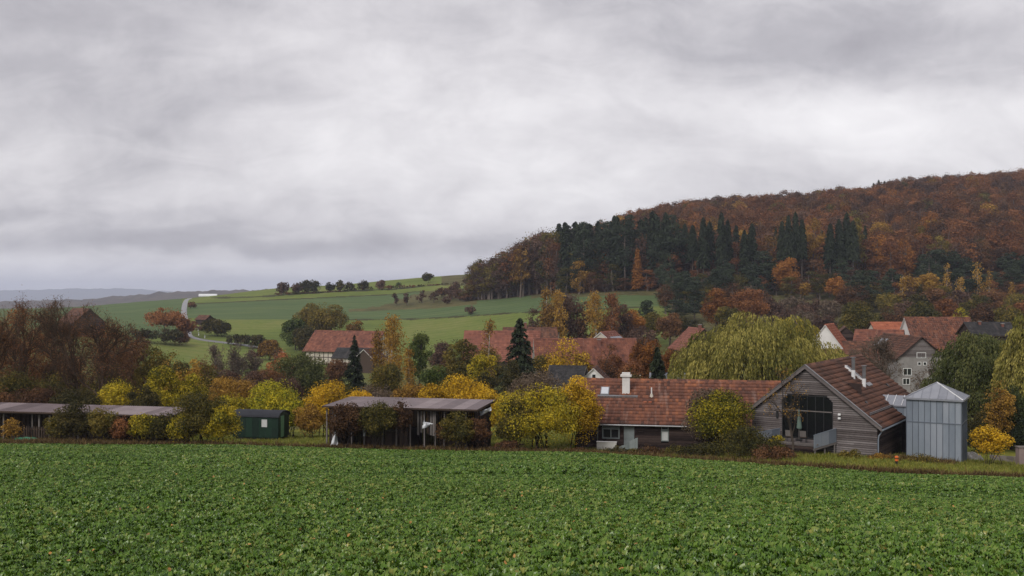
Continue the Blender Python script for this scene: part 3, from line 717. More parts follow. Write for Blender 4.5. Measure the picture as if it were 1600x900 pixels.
    def conifer(meshes, name, px, top, Y, wpx, h0, w0, label, group):
        loc = G(px, Y, -.2); h = (HY - top) * Y / F - loc.z; w = wpx * Y / F
        e = empty(name, loc, rng.uniform(0, 6.28), label, 'tree', group); e.scale = (w / w0, w / w0, h / h0)
        link_mesh('trunk', meshes[0], e); link_mesh('crown', meshes[1], e)
    for px in np.arange(872, 1066, 8.5):
        px = px + rng.uniform(-3, 3); sk = np.interp(px, [p[0] for p in SKY_L], [p[1] for p in SKY_L])
        Y = rng.uniform(-4, 26) + np.interp(px, [p[0] for p in FRONT], [p[1] for p in FRONT])
        top = sk + (rng.uniform(-3, 12) if px < 985 else rng.uniform(6, 34) + (px - 985) * .12)
        if rng.random() < .55: conifer(cm[rng.integers(2)], 'spruce_tree', px, top, Y, rng.uniform(26, 38), 24, 7, 'dark green spruce in the dense stand left of the rusty wood', 'dark spruces at the left front of the wood')
        else: conifer(pm[rng.integers(2)], 'pine_tree', px, top + 4, Y, rng.uniform(30, 44), 18, 9, 'blue-green pine among the dark spruces left of the rusty wood', 'pines among the spruces')
    for px, top, pal in ((884, 415, 'olive'), (905, 402, 'gold'), (926, 422, 'brown'), (958, 408, 'olive'), (1012, 418, 'rust'), (1032, 405, 'brown'), (1050, 392, 'rust'), (1092, 402, 'rust'), (1150, 398, 'rust'), (1275, 400, 'brown'), (945, 436, 'mauve'), (975, 432, 'brown')):
        conifer((protos[pal][3][0], protos[pal][3][1]), 'broadleaf_tree', px, top, np.interp(px, [p[0] for p in FRONT], [p[1] for p in FRONT]) - 4, rng.uniform(26, 36), 20, 9, 'smaller autumn broadleaf standing before the dark conifers of the wood', 'small autumn trees before the conifers')
    for px, top, dY in ((1070, 350, 10), (1116, 360, 16), (1150, 352, 22), (1212, 356, 18), (1284, 360, 16), (1352, 352, 22)):
        conifer(cm[rng.integers(4)], 'spruce_tree', px, top, np.interp(px, [p[0] for p in FRONT], [p[1] for p in FRONT]) + dY, rng.uniform(14, 26), 24, 7, 'single dark spruce scattered between the conifer groups in the wood', 'spruces scattered through the wood')
    for px, top in ((1082, 352), (1099, 340), (1109, 347), (1127, 332), (1137, 344), (1163, 360), (1175, 349)):
        conifer(cm[2 + rng.integers(2)], 'spruce_tree', px, top, 403 + rng.uniform(-4, 5), 22, 24, 7, 'tall spruce with a long bare pale trunk, left group in rusty wood', 'bare-trunked spruces, left group')
    for px, top in ((1222, 346), (1232, 337), (1243, 332), (1253, 343)):
        conifer(cm[3], 'spruce_tree', px, top, 397 + rng.uniform(-3, 4), 20, 24, 7, 'narrow tall spruce with pale bare trunk in the middle group of four', 'bare-trunked spruces, middle group')
    for px, top in ((1297, 350), (1311, 343), (1323, 333), (1333, 345)):
        conifer(cm[3], 'spruce_tree', px, top, 395 + rng.uniform(-3, 4), 22, 24, 7, 'tall dark spruce in the right-hand bare-trunked group below wood crest', 'bare-trunked spruces, right group')
    for px, top in ((1365, 286), (1373, 281), (1382, 283), (1391, 287)):
        conifer(cm[0], 'spruce_tree', px, top, 716 + rng.uniform(-3, 3), 12, 24, 7, 'dark conifer poking up above the rusty crest of the wood', 'conifers on the crest of the wood')
    PL = [(1045, 450, 372, 46), (1062, 428, 392, 52), (1078, 446, 360, 46), (1096, 438, 380, 44), (1130, 405, 398, 40), (1118, 428, 388, 40), (1192, 393, 400, 46), (1176, 408, 392, 40), (1208, 412, 396, 36), (1058, 466, 330, 50), (1085, 470, 322, 44)]
    for px, top, Y, w in PL: conifer(pm[rng.integers(3)], 'pine_tree', px, top, Y, w, 18, 9, 'blue-green pine with spreading clumped crown below the left wood', 'pines on the slope below the left of the wood')
    for px, top, Y, w in ((1302, 396, 398, 30), (1315, 405, 392, 34), (1360, 420, 388, 44), (1378, 436, 380, 34)): conifer(pm[rng.integers(3)], 'pine_tree', px, top, Y, w, 18, 9, 'dark pine on the slope beside the orange trees mid-hill', 'pines mid slope')
    for px, top, Y, w in ((1462, 386, 395, 44), (1488, 392, 398, 50), (1510, 402, 390, 40), (1442, 398, 398, 34), (1578, 394, 392, 44), (1600, 398, 388, 46), (1622, 402, 388, 46)): conifer(pm[rng.integers(3)], 'pine_tree', px, top, Y, w, 18, 9, 'large dark pine at the right foot of the rusty wood', 'pines at the right foot of the wood')
    cnt = 0
    for px in np.arange(1034, 1660, 12.0):
        for row in range(2):
            p2 = px + rng.uniform(-6, 6); Y = rng.uniform(372, 392) - row * 34; g = G(p2, Y, -.2)
            if 1195 < p2 < 1320 and row: continue
            pr = rng.random(); top = HY - (g.z + rng.uniform(7, 12)) * F / Y
            if pr < (.5 if p2 < 1200 else (.38 if p2 > 1430 else .2)): conifer(pm[rng.integers(3)], 'pine_tree', p2, top - rng.uniform(2, 16), Y, rng.uniform(26, 38), 18, 9, 'blue-green pine in the mixed belt at the foot of the wood', 'pines in the belt at the foot of the wood')
            else:
                pal = str(rng.choice(['brown', 'olive', 'mauve', 'rust', 'olivedark'], p=[.27, .33, .14, .18, .08])); i = int(rng.choice([0, 3])); nm = {'brown': 'dull brown', 'olive': 'olive', 'mauve': 'purplish brown', 'rust': 'rusty', 'olivedark': 'dark olive'}[pal]
                if pal not in protos: protos[pal] = [(mb.mesh('belt_trunk', M_PALETRUNK), lv.mesh('belt_crown', LM[pal])) for mb, lv in shapes]
                h = (HY - top) * Y / F - g.z; e = empty('broadleaf_tree', g, rng.uniform(0, 6.28), '%s broadleaf tree in the mixed belt at the foot of the wood' % nm, 'tree', '%s trees in the belt at the foot of the wood' % nm); ws = rng.uniform(.7, 1.05); e.scale = (ws, ws, h / 20)
                link_mesh('trunk', protos[pal][i][0], e); link_mesh('crown', protos[pal][i][1], e)
    conifer((ps[1][0].mesh('larch_trunk', M_PALETRUNK), ps[1][1].mesh('larch_crown', LM['olive'])), 'larch_tree', 1340, 342, 408, 26, 18, 9, 'olive green larch with tall bare trunk beside the right spruce group', None)
    conifer((shapes[2][0].mesh('trunk_b', M_PALETRUNK), shapes[2][1].mesh('crown_b', LM['gold'])), 'golden_tree', 1271, 335, 410, 36, 20, 9, 'tall golden-brown tree standing between two spruce groups in the wood', None)
    conifer((shapes[1][0].mesh('trunk_c', M_PALETRUNK), shapes[1][1].mesh('crown_c', LM['gold'])), 'golden_tree', 813, 382, 452, 40, 20, 9, 'golden-brown broadleaf at the left tip of the wood', None)
    conifer((cs[0][0].mesh('trunk_d', M_PALETRUNK), cs[0][1].mesh('crown_d', LM['orange'])), 'larch_tree', 996, 388, 412, 20, 24, 7, 'slim bright orange larch in front of the dark spruces', None)
for _m in ('rust', 'orange', 'brown', 'mauve', 'gold', 'olive'):     # trees of the wood differ more from each other in shade
    for _n in LM[_m].node_tree.nodes:
        if _n.type == 'MATH' and _n.operation == 'MULTIPLY' and abs(_n.inputs[1].default_value - .25) < 1e-6: _n.inputs[1].default_value = .55
forest()
# ------------------------------------------------------------------ building materials
def tile_mat(name, stops, seed=0.0, streak=0.35):
    """clay tiles: each tile's own shade, patches of weathering, pale runs down the slope"""
    m, T = new_mat(name)
    ob = T.n('ShaderNodeTexCoord').outputs['Object']
    at = T.n('ShaderNodeAttribute', attribute_name='tint').outputs['Fac']
    big = T.noise(T.n('ShaderNodeMapping', {'Vector': ob, 'Location': (seed, 0, 0)}).outputs[0], 0.45, 4, 0.6)
    run = T.noise(T.n('ShaderNodeMapping', {'Vector': ob, 'Location': (seed, 3, 0), 'Scale': (1.6, .18, .18)}).outputs[0], 1.0, 4, 0.65)
    f = T.m('ADD', T.m('ADD', T.m('MULTIPLY', big, .45), T.m('MULTIPLY', at, .30)), T.m('MULTIPLY', run, .25))
    col = T.ramp(f, stops)
    pale = T.ramp(run, [(.58, 0.0), (.74, streak)])
    lich = T.ramp(T.noise(ob, 9, 5, .7), [(.55, 0.0), (.72, .45)])
    col = T.mix(T.m('ADD', pale, T.m('MULTIPLY', lich, .35), clamp=True), col, (.30, .22, .19))
    p = T.n('ShaderNodeBsdfPrincipled', {'Base Color': col, 'Roughness': .75, 'Specular IOR Level': .25})
    T.n('ShaderNodeOutputMaterial', {'Surface': p.outputs[0]}); return m
T_RED = tile_mat('tiles_weathered_red', [(.30, (.05, .026, .02)), (.45, (.11, .047, .032)), (.57, (.185, .073, .043)), (.70, (.31, .115, .05))], 2.0, .5)
T_BROWN = tile_mat('tiles_brown', [(.30, (.042, .024, .018)), (.46, (.095, .045, .03)), (.58, (.15, .066, .04)), (.70, (.22, .095, .055))], 11.0, .2)
T_ORANGE = tile_mat('tiles_orange', [(.3, (.22, .07, .04)), (.5, (.36, .115, .06)), (.7, (.44, .16, .085))], 5.0, .1)
T_ROSE = tile_mat('tiles_rose', [(.3, (.14, .055, .04)), (.5, (.235, .088, .06)), (.7, (.33, .13, .085))], 7.0, .25)
T_OLD = tile_mat('tiles_old_red', [(.3, (.075, .033, .026)), (.46, (.155, .058, .038)), (.60, (.23, .086, .052)), (.73, (.30, .125, .08))], 17.0, .25)
T_SLATE = tile_mat('slate_dark', [(.3, (.014, .014, .015)), (.5, (.03, .029, .03)), (.7, (.055, .052, .05))], 9.0, .25)
M_ZINC = surf('zinc', [(.25, (.17, .20, .24)), (.5, (.23, .265, .31)), (.75, (.30, .33, .375))], 1.2, .5, .4, .25, .45, stretch=(1, 1, .35), r_var=.2)
M_ZINCROOF = surf('zinc_roof', [(.3, (.19, .20, .23)), (.7, (.30, .31, .34))], 1.0, .45, .4, .3, .4, r_var=.2)
M_WOODGREY = surf('weathered_boards', [(.22, (.075, .063, .059)), (.45, (.125, .107, .103)), (.62, (.165, .145, .14)), (.8, (.22, .197, .192))], .5, .85, .15, 0, .42, stretch=(1, 1, 1.5), fine=.35)
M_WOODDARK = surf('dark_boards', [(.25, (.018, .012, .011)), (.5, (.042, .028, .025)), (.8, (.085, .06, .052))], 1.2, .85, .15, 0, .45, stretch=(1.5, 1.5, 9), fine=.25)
M_WOODBROWN = surf('brown_timber', [(.25, (.035, .023, .017)), (.75, (.10, .07, .052))], 2, .85, .15, 0, .5, stretch=(6, 6, .7))
M_POST = surf('pale_posts', [(.25, (.10, .088, .08)), (.75, (.24, .215, .20))], 2, .9, .1, 0, .5, stretch=(6, 6, .7))
M_SHEET = surf('fibre_sheet', [(.25, (.095, .07, .071)), (.5, (.165, .126, .128)), (.75, (.26, .21, .21))], .7, .6, .3, 0, .4, fine=.3, r_var=.3)
M_DARK = surf('dark_interior', [(.3, (.006, .005, .005)), (.7, (.016, .014, .013))], 1, .95, .05)
M_WHITE = surf('white_plaster', [(.25, (.55, .53, .50)), (.7, (.74, .72, .69))], .8, .9, .15, fine=.2)
M_CREAM = surf('cream_infill', [(.25, (.40, .36, .30)), (.7, (.58, .53, .45))], .8, .9, .15, fine=.2)
M_GREYWALL = surf('grey_slate_wall', [(.25, (.17, .16, .15)), (.7, (.30, .285, .27))], 1.5, .85, .2, fine=.3)
M_GREYPAINT = surf('grey_green_paint', [(.25, (.15, .175, .175)), (.7, (.25, .28, .275))], 1.5, .6, .3)
M_FRAME = surf('pale_frame', [(.2, (.60, .61, .60)), (.8, (.76, .76, .74))], 3, .55, .3)
M_STEEL = surf('stove_pipe', [(.2, (.16, .16, .165)), (.8, (.30, .30, .31))], 3, .35, .5, .7)
M_STEELDARK = surf('seam_zinc', [(.2, (.09, .11, .14)), (.8, (.16, .18, .215))], 2, .5, .4, .25)
M_WHITEMETAL = surf('white_metal', [(.2, (.62, .62, .62)), (.8, (.78, .78, .77))], 2, .5, .4)
M_STONE = surf('garden_wall_stone', [(.2, (.11, .095, .085)), (.8, (.24, .21, .19))], 1.4, .95, .1, 0, .5, fine=.35)
M_GREENPAINT = surf('green_wagon_paint', [(.2, (.003, .014, .009)), (.8, (.009, .034, .019))], 1.2, .5, .35, 0, .5, fine=.2)
M_GREENLIGHT = surf('green_worn_paint', [(.2, (.05, .13, .07)), (.8, (.14, .25, .14))], 1.2, .55, .3, 0, .5, fine=.25)
M_FELT = surf('roof_felt', [(.2, (.014, .015, .02)), (.8, (.042, .044, .052))], 1.0, .8, .2, 0, .4)
M_PLASTIC = surf('white_plastic_sheet', [(.2, (.60, .62, .64)), (.8, (.80, .81, .82))], 1.5, .35, .45, bump=.3, bscale=8)
M_GREENSHEET = surf('green_tarpaulin', [(.2, (.03, .14, .075)), (.8, (.07, .24, .13))], 1.5, .5, .35, bump=.4, bscale=5)
M_ORANGE = surf('orange_marker', [(.2, (.55, .11, .02)), (.8, (.70, .17, .03))], 2, .5, .4)
M_BLACK = surf('black_plastic', [(.2, (.008, .008, .008)), (.8, (.02, .02, .02))], 2, .5, .4)
M_PARASOL = surf('pale_green_cloth', [(.2, (.09, .135, .11)), (.8, (.15, .20, .17))], 2, .85, .1)
M_BRICKCHIM = surf('brick_chimney', [(.2, (.12, .05, .04)), (.8, (.24, .11, .08))], 3, .9, .1)
def glass_mat():
    m, T = new_mat('window_glass')
    p = T.n('ShaderNodeBsdfPrincipled', {'Base Color': (.012, .013, .014, 1), 'Roughness': .06, 'Specular IOR Level': .5})
    tr = T.n('ShaderNodeBsdfTransparent', {'Color': (.75, .78, .78, 1)})
    mx = T.n('ShaderNodeMixShader', {0: .35, 1: p.outputs[0], 2: tr.outputs[0]})
    T.n('ShaderNodeOutputMaterial', {'Surface': mx.outputs[0]}); return m
M_GLASS = glass_mat()
def glass_plain():
    m, T = new_mat('dark_pane')
    p = T.n('ShaderNodeBsdfPrincipled', {'Base Color': (.02, .022, .025, 1), 'Roughness': .12, 'Specular IOR Level': .5})
    T.n('ShaderNodeOutputMaterial', {'Surface': p.outputs[0]}); return m
M_PANE = glass_plain()
M_CURTAIN = surf('net_curtain', [(.2, (.42, .43, .43)), (.8, (.58, .58, .57))], 5, .9, .1)

# ------------------------------------------------------------------ tiled slopes
def tiles(rng, O, U, V, Lu, Lv, tw=.30, th=.36, rise=.045, clip=None, droop=0.02):
    """courses of roll tiles over a slope: O corner at the eave, U along the eave, V up the slope. Real geometry, joined."""
    O, U, V = np.array(O, float), np.array(U, float), np.array(V, float); Nn = np.cross(U, V); Nn /= np.linalg.norm(Nn)
    if Nn[2] < 0: Nn = -Nn
    nu, nv = max(1, int(round(Lu / tw))), max(1, int(round(Lv / th))); tw, th = Lu / nu, Lv / nv
    I, J = np.meshgrid(np.arange(nu), np.arange(nv)); I, J = I.ravel(), J.ravel()
    if clip is not None:
        k = clip((I + .5) * tw, (J + .5) * th); I, J = I[k], J[k]
    n = len(I); u0 = I * tw; v0 = J * th; jit = rng.uniform(-.008, .014, n)
    def pt(du, dv, dn): return O + np.outer(u0 + du * tw, U) + np.outer(v0 + dv * th, V) + np.outer(dn + jit, Nn)
    lift = rise
    A = [pt(0.0, -.06, lift * .55 + .012), pt(.55, -.06, lift + .022), pt(1.0, -.06, lift * .55), pt(0.0, 1.0, .012), pt(.55, 1.0, .026), pt(1.0, 1.0, .004), pt(0.0, -.06, 0), pt(.55, -.06, 0.006), pt(1.0, -.06, 0)]
    Vt = np.stack(A, 1).reshape(-1, 3); b = np.arange(n)[:, None] * 9
    Q = np.concatenate([b + [0, 1, 4, 3], b + [1, 2, 5, 4], b + [6, 7, 1, 0], b + [7, 8, 2, 1]]); t = np.clip(rng.normal(.5, .2, n), 0, 1)
    return Vt, Q, np.tile(t, 4)
def tile_part(parent, mat, slopes, name='roof_tiles'):
    Vs, Qs, Ts, b = [], [], [], 0
    for V, Q, t in slopes: Vs.append(V); Qs.append(Q + b); Ts.append(t); b += len(V)
    o = link_mesh(name, np_mesh(name, np.concatenate(Vs), np.concatenate(Qs), mat, np.concatenate(Ts)), parent); o['kind'] = 'stuff'; return o
def window(parent, x, y, z, w, h, face='front', mull=1, trans=0, mat=None, depth=.10, fw=.07, pane_mat=None):
    """framed window set proud of its wall; local wall plane given by face: front = -y, right = +x, left = -x"""
    m = MB(); p = MB()
    def bx(mb, u0, u1, z0, z1, d0, d1):
        if face == 'front': mb.box(x + u0, x + u1, y - d1, y - d0, z + z0, z + z1)
        elif face == 'right': mb.box(y + d0, y + d1, x + u0, x + u1, z + z0, z + z1)
        else: mb.box(y - d1, y - d0, x + u0, x + u1, z + z0, z + z1)
    bx(m, 0, w, 0, fw, -.05, depth * .5); bx(m, 0, w, h - fw, h, -.05, depth * .5); bx(m, 0, fw, fw, h - fw, -.05, depth * .5); bx(m, w - fw, w, fw, h - fw, -.05, depth * .5)
    for i in range(1, mull + 1): c = w * i / (mull + 1); bx(m, c - fw * .45, c + fw * .45, fw, h - fw, -.04, depth * .4)
    for i in range(1, trans + 1): c = h * i / (trans + 1); bx(m, fw, w - fw, c - fw * .4, c + fw * .4, -.04, depth * .35)
    bx(p, fw * .5, w - fw * .5, fw * .5, h - fw * .5, -.03, .012)
    f = m.build('window', mat or M_FRAME, parent); p.build('pane', pane_mat or M_PANE, f); return f
def house(px, Y, rz, L, Wd, hw, hr, wall, tmat, label, dz=0.0, base_z=None, name='village_house', cat='house', group=None, tw=.4, th=.45, over=.35, wins=(), chim=(), timber=None, hip=0.0, gable_boards=None, verge=None, seed=1):
    """house with a ridge along its local x; wins: (face, u, z, w, h, mullions); chim: (u along ridge, v offset, height)"""
    g = G(px, Y); loc = Vector((g.x, g.y, (g.z if base_z is None else base_z) + dz)); rng = R(seed + int(px))
    e = empty(name, loc, math.radians(rz), label, cat, group)
    a, b = L / 2, Wd / 2
    m = MB(); z0 = -1.5
    vs = [(-a, -b, z0), (a, -b, z0), (a, b, z0), (-a, b, z0), (-a, -b, hw), (a, -b, hw), (a, b, hw), (-a, b, hw), (-a, 0, hr - .06), (a, 0, hr - .06)]
    m.add(vs, [(0, 1, 5, 4), (2, 3, 7, 6), (1, 2, 6, 9, 5), (3, 0, 4, 8, 7)]); m.build('wall', wall, e)
    sl = math.hypot(b, hr - hw); Vv = np.array([0, b / sl, (hr - hw) / sl])
    r = MB(); ov = over; th_ = .13
    ez = hw - ov * (hr - hw) / b
    for s in (-1, 1):
        A = [(-a - ov, s * (b + ov), ez), (a + ov, s * (b + ov), ez), (a + ov, s * .003, hr), (-a - ov, s * .003, hr)]
        Bq = [(p[0], p[1], p[2] - th_) for p in A]; r.hexa(Bq, A) if s < 0 else r.hexa(A, Bq)
    roof = r.build('roof', verge or M_WOODBROWN, e)
    tot = sl * (b + ov) / b
    slopes = []
    for s in (-1, 1):
        slopes.append(tiles(rng, (-a - ov, s * (b + ov), ez + .01), (1, 0, 0), (0, -s * b / sl, (hr - hw) / sl), L + 2 * ov, tot, tw, th))
    tile_part(roof, tmat, slopes)
    rg = MB(); n = max(2, int((L + 2 * ov) / .9))
    for i in range(n):
        x0, x1 = -a - ov + (L + 2 * ov) * i / n, -a - ov + (L + 2 * ov) * (i + 1) / n
        rg.hexa([(x0, -.16, hr - .03), (x0, 0, hr + .12), (x0, .16, hr - .03), (x0, 0, hr - .08)], [(x1, -.16, hr - .03), (x1, 0, hr + .10), (x1, .16, hr - .03), (x1, 0, hr - .08)], rng.random())
    q = rg.build('ridge_tiles', tmat, roof); q['kind'] = 'stuff'
    if gable_boards:
        mb = MB()
        for s in (-1, 1):
            zz = hw
            while zz < hr - .25:
                f0, f1 = (hr - zz) / (hr - hw), max(.02, (hr - zz - .2) / (hr - hw)); x = s * (a + .012); x2 = s * (a + .04)
                mb.hexa([(x, -b * f0, zz), (x, b * f0, zz), (x, b * f1, zz + .19), (x, -b * f1, zz + .19)][::s], [(x2, -b * f0, zz), (x2, b * f0, zz), (x2, b * f1, zz + .19), (x2, -b * f1, zz + .19)][::s], rng.random()); zz += .2
        mb.build('gable_boards', gable_boards, e)['kind'] = 'stuff'
    if timber:
        tb = MB(); w = .2
        def post(u, z0_, z1_, face):
            if face in ('front',): tb.box(u - w / 2, u + w / 2, -b - .035, -b + .05, z0_, z1_)
            else: s = 1 if face == 'right' else -1; tb.box(s * a - .05, s * a + .05, u - w / 2, u + w / 2, z0_, z1_)
        for u in np.arange(-a + .12, a, timber): post(u, 0, hw, 'front')
        for zz in (.15, hw * .5, hw - .13): tb.box(-a + .02, a - .02, -b - .045, -b + .05, zz - w / 2, zz + w / 2)
        for f in ('left', 'right'):
            s = 1 if f == 'right' else -1
            for u in np.arange(-b + .12, b, timber): post(u, 0, hw + (hr - hw) * (1 - abs(u) / b) - .3, f)
            for zz in (.15, hw * .5, hw, hw + (hr - hw) * .5):
                ww = b if zz <= hw else b * .5
                tb.box(s * a - .06, s * a + .06, -ww + .05, ww - .05, zz - w / 2, zz + w / 2)
        tb.build('timber_frame', M_WOODDARK, e)['kind'] = 'stuff'
    for (f, u, z, w, h, mu) in wins:
        if f == 'front': window(e, u, -b, z, w, h, 'front', mu)
        elif f == 'right': window(e, u, a, z, w, h, 'right', mu)
        else: window(e, u, -a, z, w, h, 'left', mu)
    for (u, v, h, w) in chim:
        zr = hr - abs(v) * (hr - hw) / b
        c = mbx(u - w / 2, u + w / 2, v - w / 2, v + w / 2, zr - .6, zr + h).build('chimney', M_BRICKCHIM if w < .8 else M_WHITE, e)
        mbx(u - w / 2 - .06, u + w / 2 + .06, v - w / 2 - .06, v + w / 2 + .06, zr + h + .002, zr + h + .12).build('chimney_cap', M_GREYWALL, c)
    return e

# ------------------------------------------------------------------ gable barn with the big glazed front
BA = math.radians(-33.5)
def build_barn():
    ap = Vector((24.0, 82.0)); base = -12.5
    e = empty('timber_barn', (ap.x, ap.y, base), BA, 'large grey weathered-board barn with gable glazed front and brown tiled roof', 'barn')
    zA, zL, zR = 12.5 - 5.70, None, None
    wl, wr, D1, D2, wr2 = -4.53, 5.6, 8.2, 17.0, 4.35
    sL, sR = .812, .775
    def ztop(x): return zA - (sL * -x if x < 0 else sR * x) - .16
    # wall shells behind the boards (dark so the joints read)
    m = MB()
    gx0, gx1, gz0, gz1, ch = -2.0, 2.19, .82, 4.38, .42
    m.add([(wl, 0, -1.2), (gx0, 0, -1.2), (gx0, 0, ztop(gx0)), (wl, 0, ztop(wl))], [(0, 1, 2, 3)])
    m.add([(gx1, 0, -1.2), (wr, 0, -1.2), (wr, 0, ztop(wr)), (gx1, 0, ztop(gx1))], [(0, 1, 2, 3)])
    m.add([(gx0, 0, gz1), (gx1, 0, gz1), (gx1, 0, ztop(gx1)), (0, 0, ztop(0)), (gx0, 0, ztop(gx0))], [(0, 1, 2, 3, 4)])
    m.add([(gx0, 0, -1.2), (gx1, 0, -1.2), (gx1, 0, gz0), (gx0, 0, gz0)], [(0, 1, 2, 3)])
    m.quad((wr, 0, -1.2), (wr, D1, -1.2), (wr, D1, ztop(wr)), (wr, 0, ztop(wr)))
    m.quad((wr, D1, -1.2), (wr2, D1, -1.2), (wr2, D1, ztop(wr)), (wr, D1, ztop(wr)))
    m.quad((wr2, D1, -1.2), (wr2, D2, -1.2), (wr2, D2, ztop(wr2)), (wr2, D1, ztop(wr2)))
    m.quad((wl, D2, -1.2), (wl, 0, -1.2), (wl, 0, ztop(wl)), (wl, D2, ztop(wl)))
    m.add([(wr2, D2, -1.2), (wl, D2, -1.2), (wl, D2, ztop(wl)), (0, D2, ztop(0)), (wr2, D2, ztop(wr2))], [(0, 1, 2, 3, 4)])
    wall = m.build('wall', M_DARK, e)
    mbx(gx0 - 1.4, gx1 + 1.2, 3.9, 4.0, .3, 5.2).build('inner_wall', M_WOODDARK, e)
    mbx(wl + .1, wr - .1, .1, 8.0, .62, .74).build('inner_floor', M_WOODBROWN, e)
    # lapped boards, cut round the opening
    rng = R(5); b = MB(); bh = .165; z = -1.0
    while z < zA - .3:
        z1 = z + bh - .035
        xl = max(wl - .02, -(zA - .2 - z1) / sL); xr = min(wr + .02, (zA - .2 - z1) / sR)
        if xr - xl < .15: break
        spans = [(xl, xr)]
        if z1 > gz0 - .02 and z < gz1:
            k = max(0, z1 - (gz1 - ch)); spans = [(xl, gx0 + k), (gx1 - k, xr)]
        for x0, x1 in spans:
            if x1 - x0 < .05: continue
            cuts = [x0] + sorted(rng.uniform(x0 + .3, x1 - .3, max(0, int((x1 - x0) / 3.5)))) + [x1] if x1 - x0 > 1 else [x0, x1]
            for c0, c1 in zip(cuts[:-1], cuts[1:]):
                y = rng.uniform(0, .008); b.hexa([(c0, -.012, z), (c1 - .006, -.012, z), (c1 - .006, -.012, z1), (c0, -.012, z1)][::-1], [(c0, -.052 - y, z), (c1 - .006, -.052 - y, z), (c1 - .006, -.030 - y, z1), (c0, -.030 - y, z1)][::-1], rng.random())
        z += bh
    o = b.build('wall_boards', M_WOODGREY, wall); o['kind'] = 'stuff'
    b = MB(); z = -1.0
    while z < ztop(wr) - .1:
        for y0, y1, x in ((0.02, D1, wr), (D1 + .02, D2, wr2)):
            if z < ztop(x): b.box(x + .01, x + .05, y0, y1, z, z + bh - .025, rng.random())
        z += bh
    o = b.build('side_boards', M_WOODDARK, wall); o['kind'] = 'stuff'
    # roof: front part reaches lower on the right; rear part is cut back
    r = MB(); ov = .32; t = .2
    def slab(x0, z0_, x1, z1_, y0, y1): r.hexa([(x0, y0, z0_ - t), (x1, y0, z1_ - t), (x1, y1, z1_ - t), (x0, y1, z0_ - t)], [(x0, y0, z0_), (x1, y0, z1_), (x1, y1, z1_), (x0, y1, z0_)])
    xL, xR, xR2 = -5.0, 6.05, 4.8
    slab(xL, zA + sL * xL, 0, zA, -ov, D2 + .3)
    slab(0, zA, xR, zA - sR * xR, -ov, D1)
    slab(0, zA - .10, xR2, zA - .10 - sR * xR2, D1 + .004, D2 + .3)
    roof = r.build('roof', M_WOODBROWN, e)
    lR, lL = math.hypot(1, sR), math.hypot(1, sL); rg2 = R(8)
    sl = [tiles(rg2, (xR, -ov + .12, zA - sR * xR + .01), (0, 1, 0), (-1 / lR, 0, sR / lR), D1 + ov - .12, xR * lR, .28, .47, .12),
          tiles(rg2, (xR2, D1 + .03, zA - .10 - sR * xR2 + .01), (0, 1, 0), (-1 / lR, 0, sR / lR), D2 + .3 - D1 - .03, xR2 * lR, .28, .47, .12),
          tiles(rg2, (xL, -ov + .12, zA + sL * xL + .01), (0, 1, 0), (1 / lL, 0, sL / lL), D2 + .3 + ov - .12, -xL * lL, .31, .36)]
    tile_part(roof, T_BROWN, sl)
    g = MB()
    for i in range(26):
        y0, y1 = -ov + (D2 + .3 + ov) * i / 26, -ov + (D2 + .3 + ov) * (i + 1) / 26
        g.hexa([(-.16, y0, zA - .06), (0, y0, zA + .14), (.16, y0, zA - .06), (0, y0, zA - .1)], [(-.16, y1, zA - .06), (0, y1, zA + .12), (.16, y1, zA - .06), (0, y1, zA - .1)], rng.random())
    g.build('ridge_tiles', T_BROWN, roof)['kind'] = 'stuff'
    # verge boards with a grey metal capping
    for s, x, sl_ in ((-1, xL, sL), (1, xR, sR)):
        v = MB(); z_ = zA - sl_ * abs(x)
        v.hexa([(0, -ov - .06, zA - .24), (x, -ov - .06, z_ - .24), (x, -ov - .005, z_ - .24), (0, -ov - .005, zA - .24)], [(0, -ov - .06, zA + .07), (x, -ov - .06, z_ + .07), (x, -ov - .005, z_ + .07), (0, -ov - .005, zA + .07)])
        v.build('verge_board', M_WOODGREY, roof)
        c = MB(); c.hexa([(0, -ov - .10, zA + .073), (x, -ov - .10, z_ + .073), (x, -ov + .14, z_ + .073), (0, -ov + .14, zA + .073)], [(0, -ov - .10, zA + .125), (x, -ov - .10, z_ + .125), (x, -ov + .14, z_ + .125), (0, -ov + .14, zA + .125)])
        c.build('verge_capping', M_STEEL, roof)
    # gutter, downpipe, snow bar on the right eave
    gz = zA - sR * xR - .1
    mb = MB(); mb.tube([(xR + .06, -ov, gz), (xR + .06, D1, gz)], .075, 8); mb.build('gutter', M_ZINC, roof)
    mb = MB(); mb.tube([(xR + .02, -.06, gz - .04), (wr + .16, -.1, gz - .5), (wr + .12, -.12, gz - .8), (wr + .12, -.12, -1)], .055, 8); mb.build('downpipe', M_ZINC, e)
    mb = MB(); x = 5.0; z_ = zA - sR * x + .16; mb.tube([(x, .2, z_), (x, D1 - .1, z_)], .035, 6); mb.tube([(x, .2, z_ + .12), (x, D1 - .1, z_ + .12)], .03, 6)
    for y in np.arange(.4, D1, 1.2): mb.beam((x, y, z_ - .16), (x, y, z_ + .16), .03)
    mb.build('snow_guard', M_STEEL, roof)
    mb = MB(); mb.tube([(xR2 + .06, D1 + .05, zA - .2 - sR * xR2), (xR2 + .06, D2 + .3, zA - .2 - sR * xR2)], .07, 8); mb.build('rear_gutter', M_ZINC, roof)
    # step flashing, white skylight strip and two stove pipes
    mb = MB()
    def on(x, y, dz): return (x, y, zA - sR * x + dz)
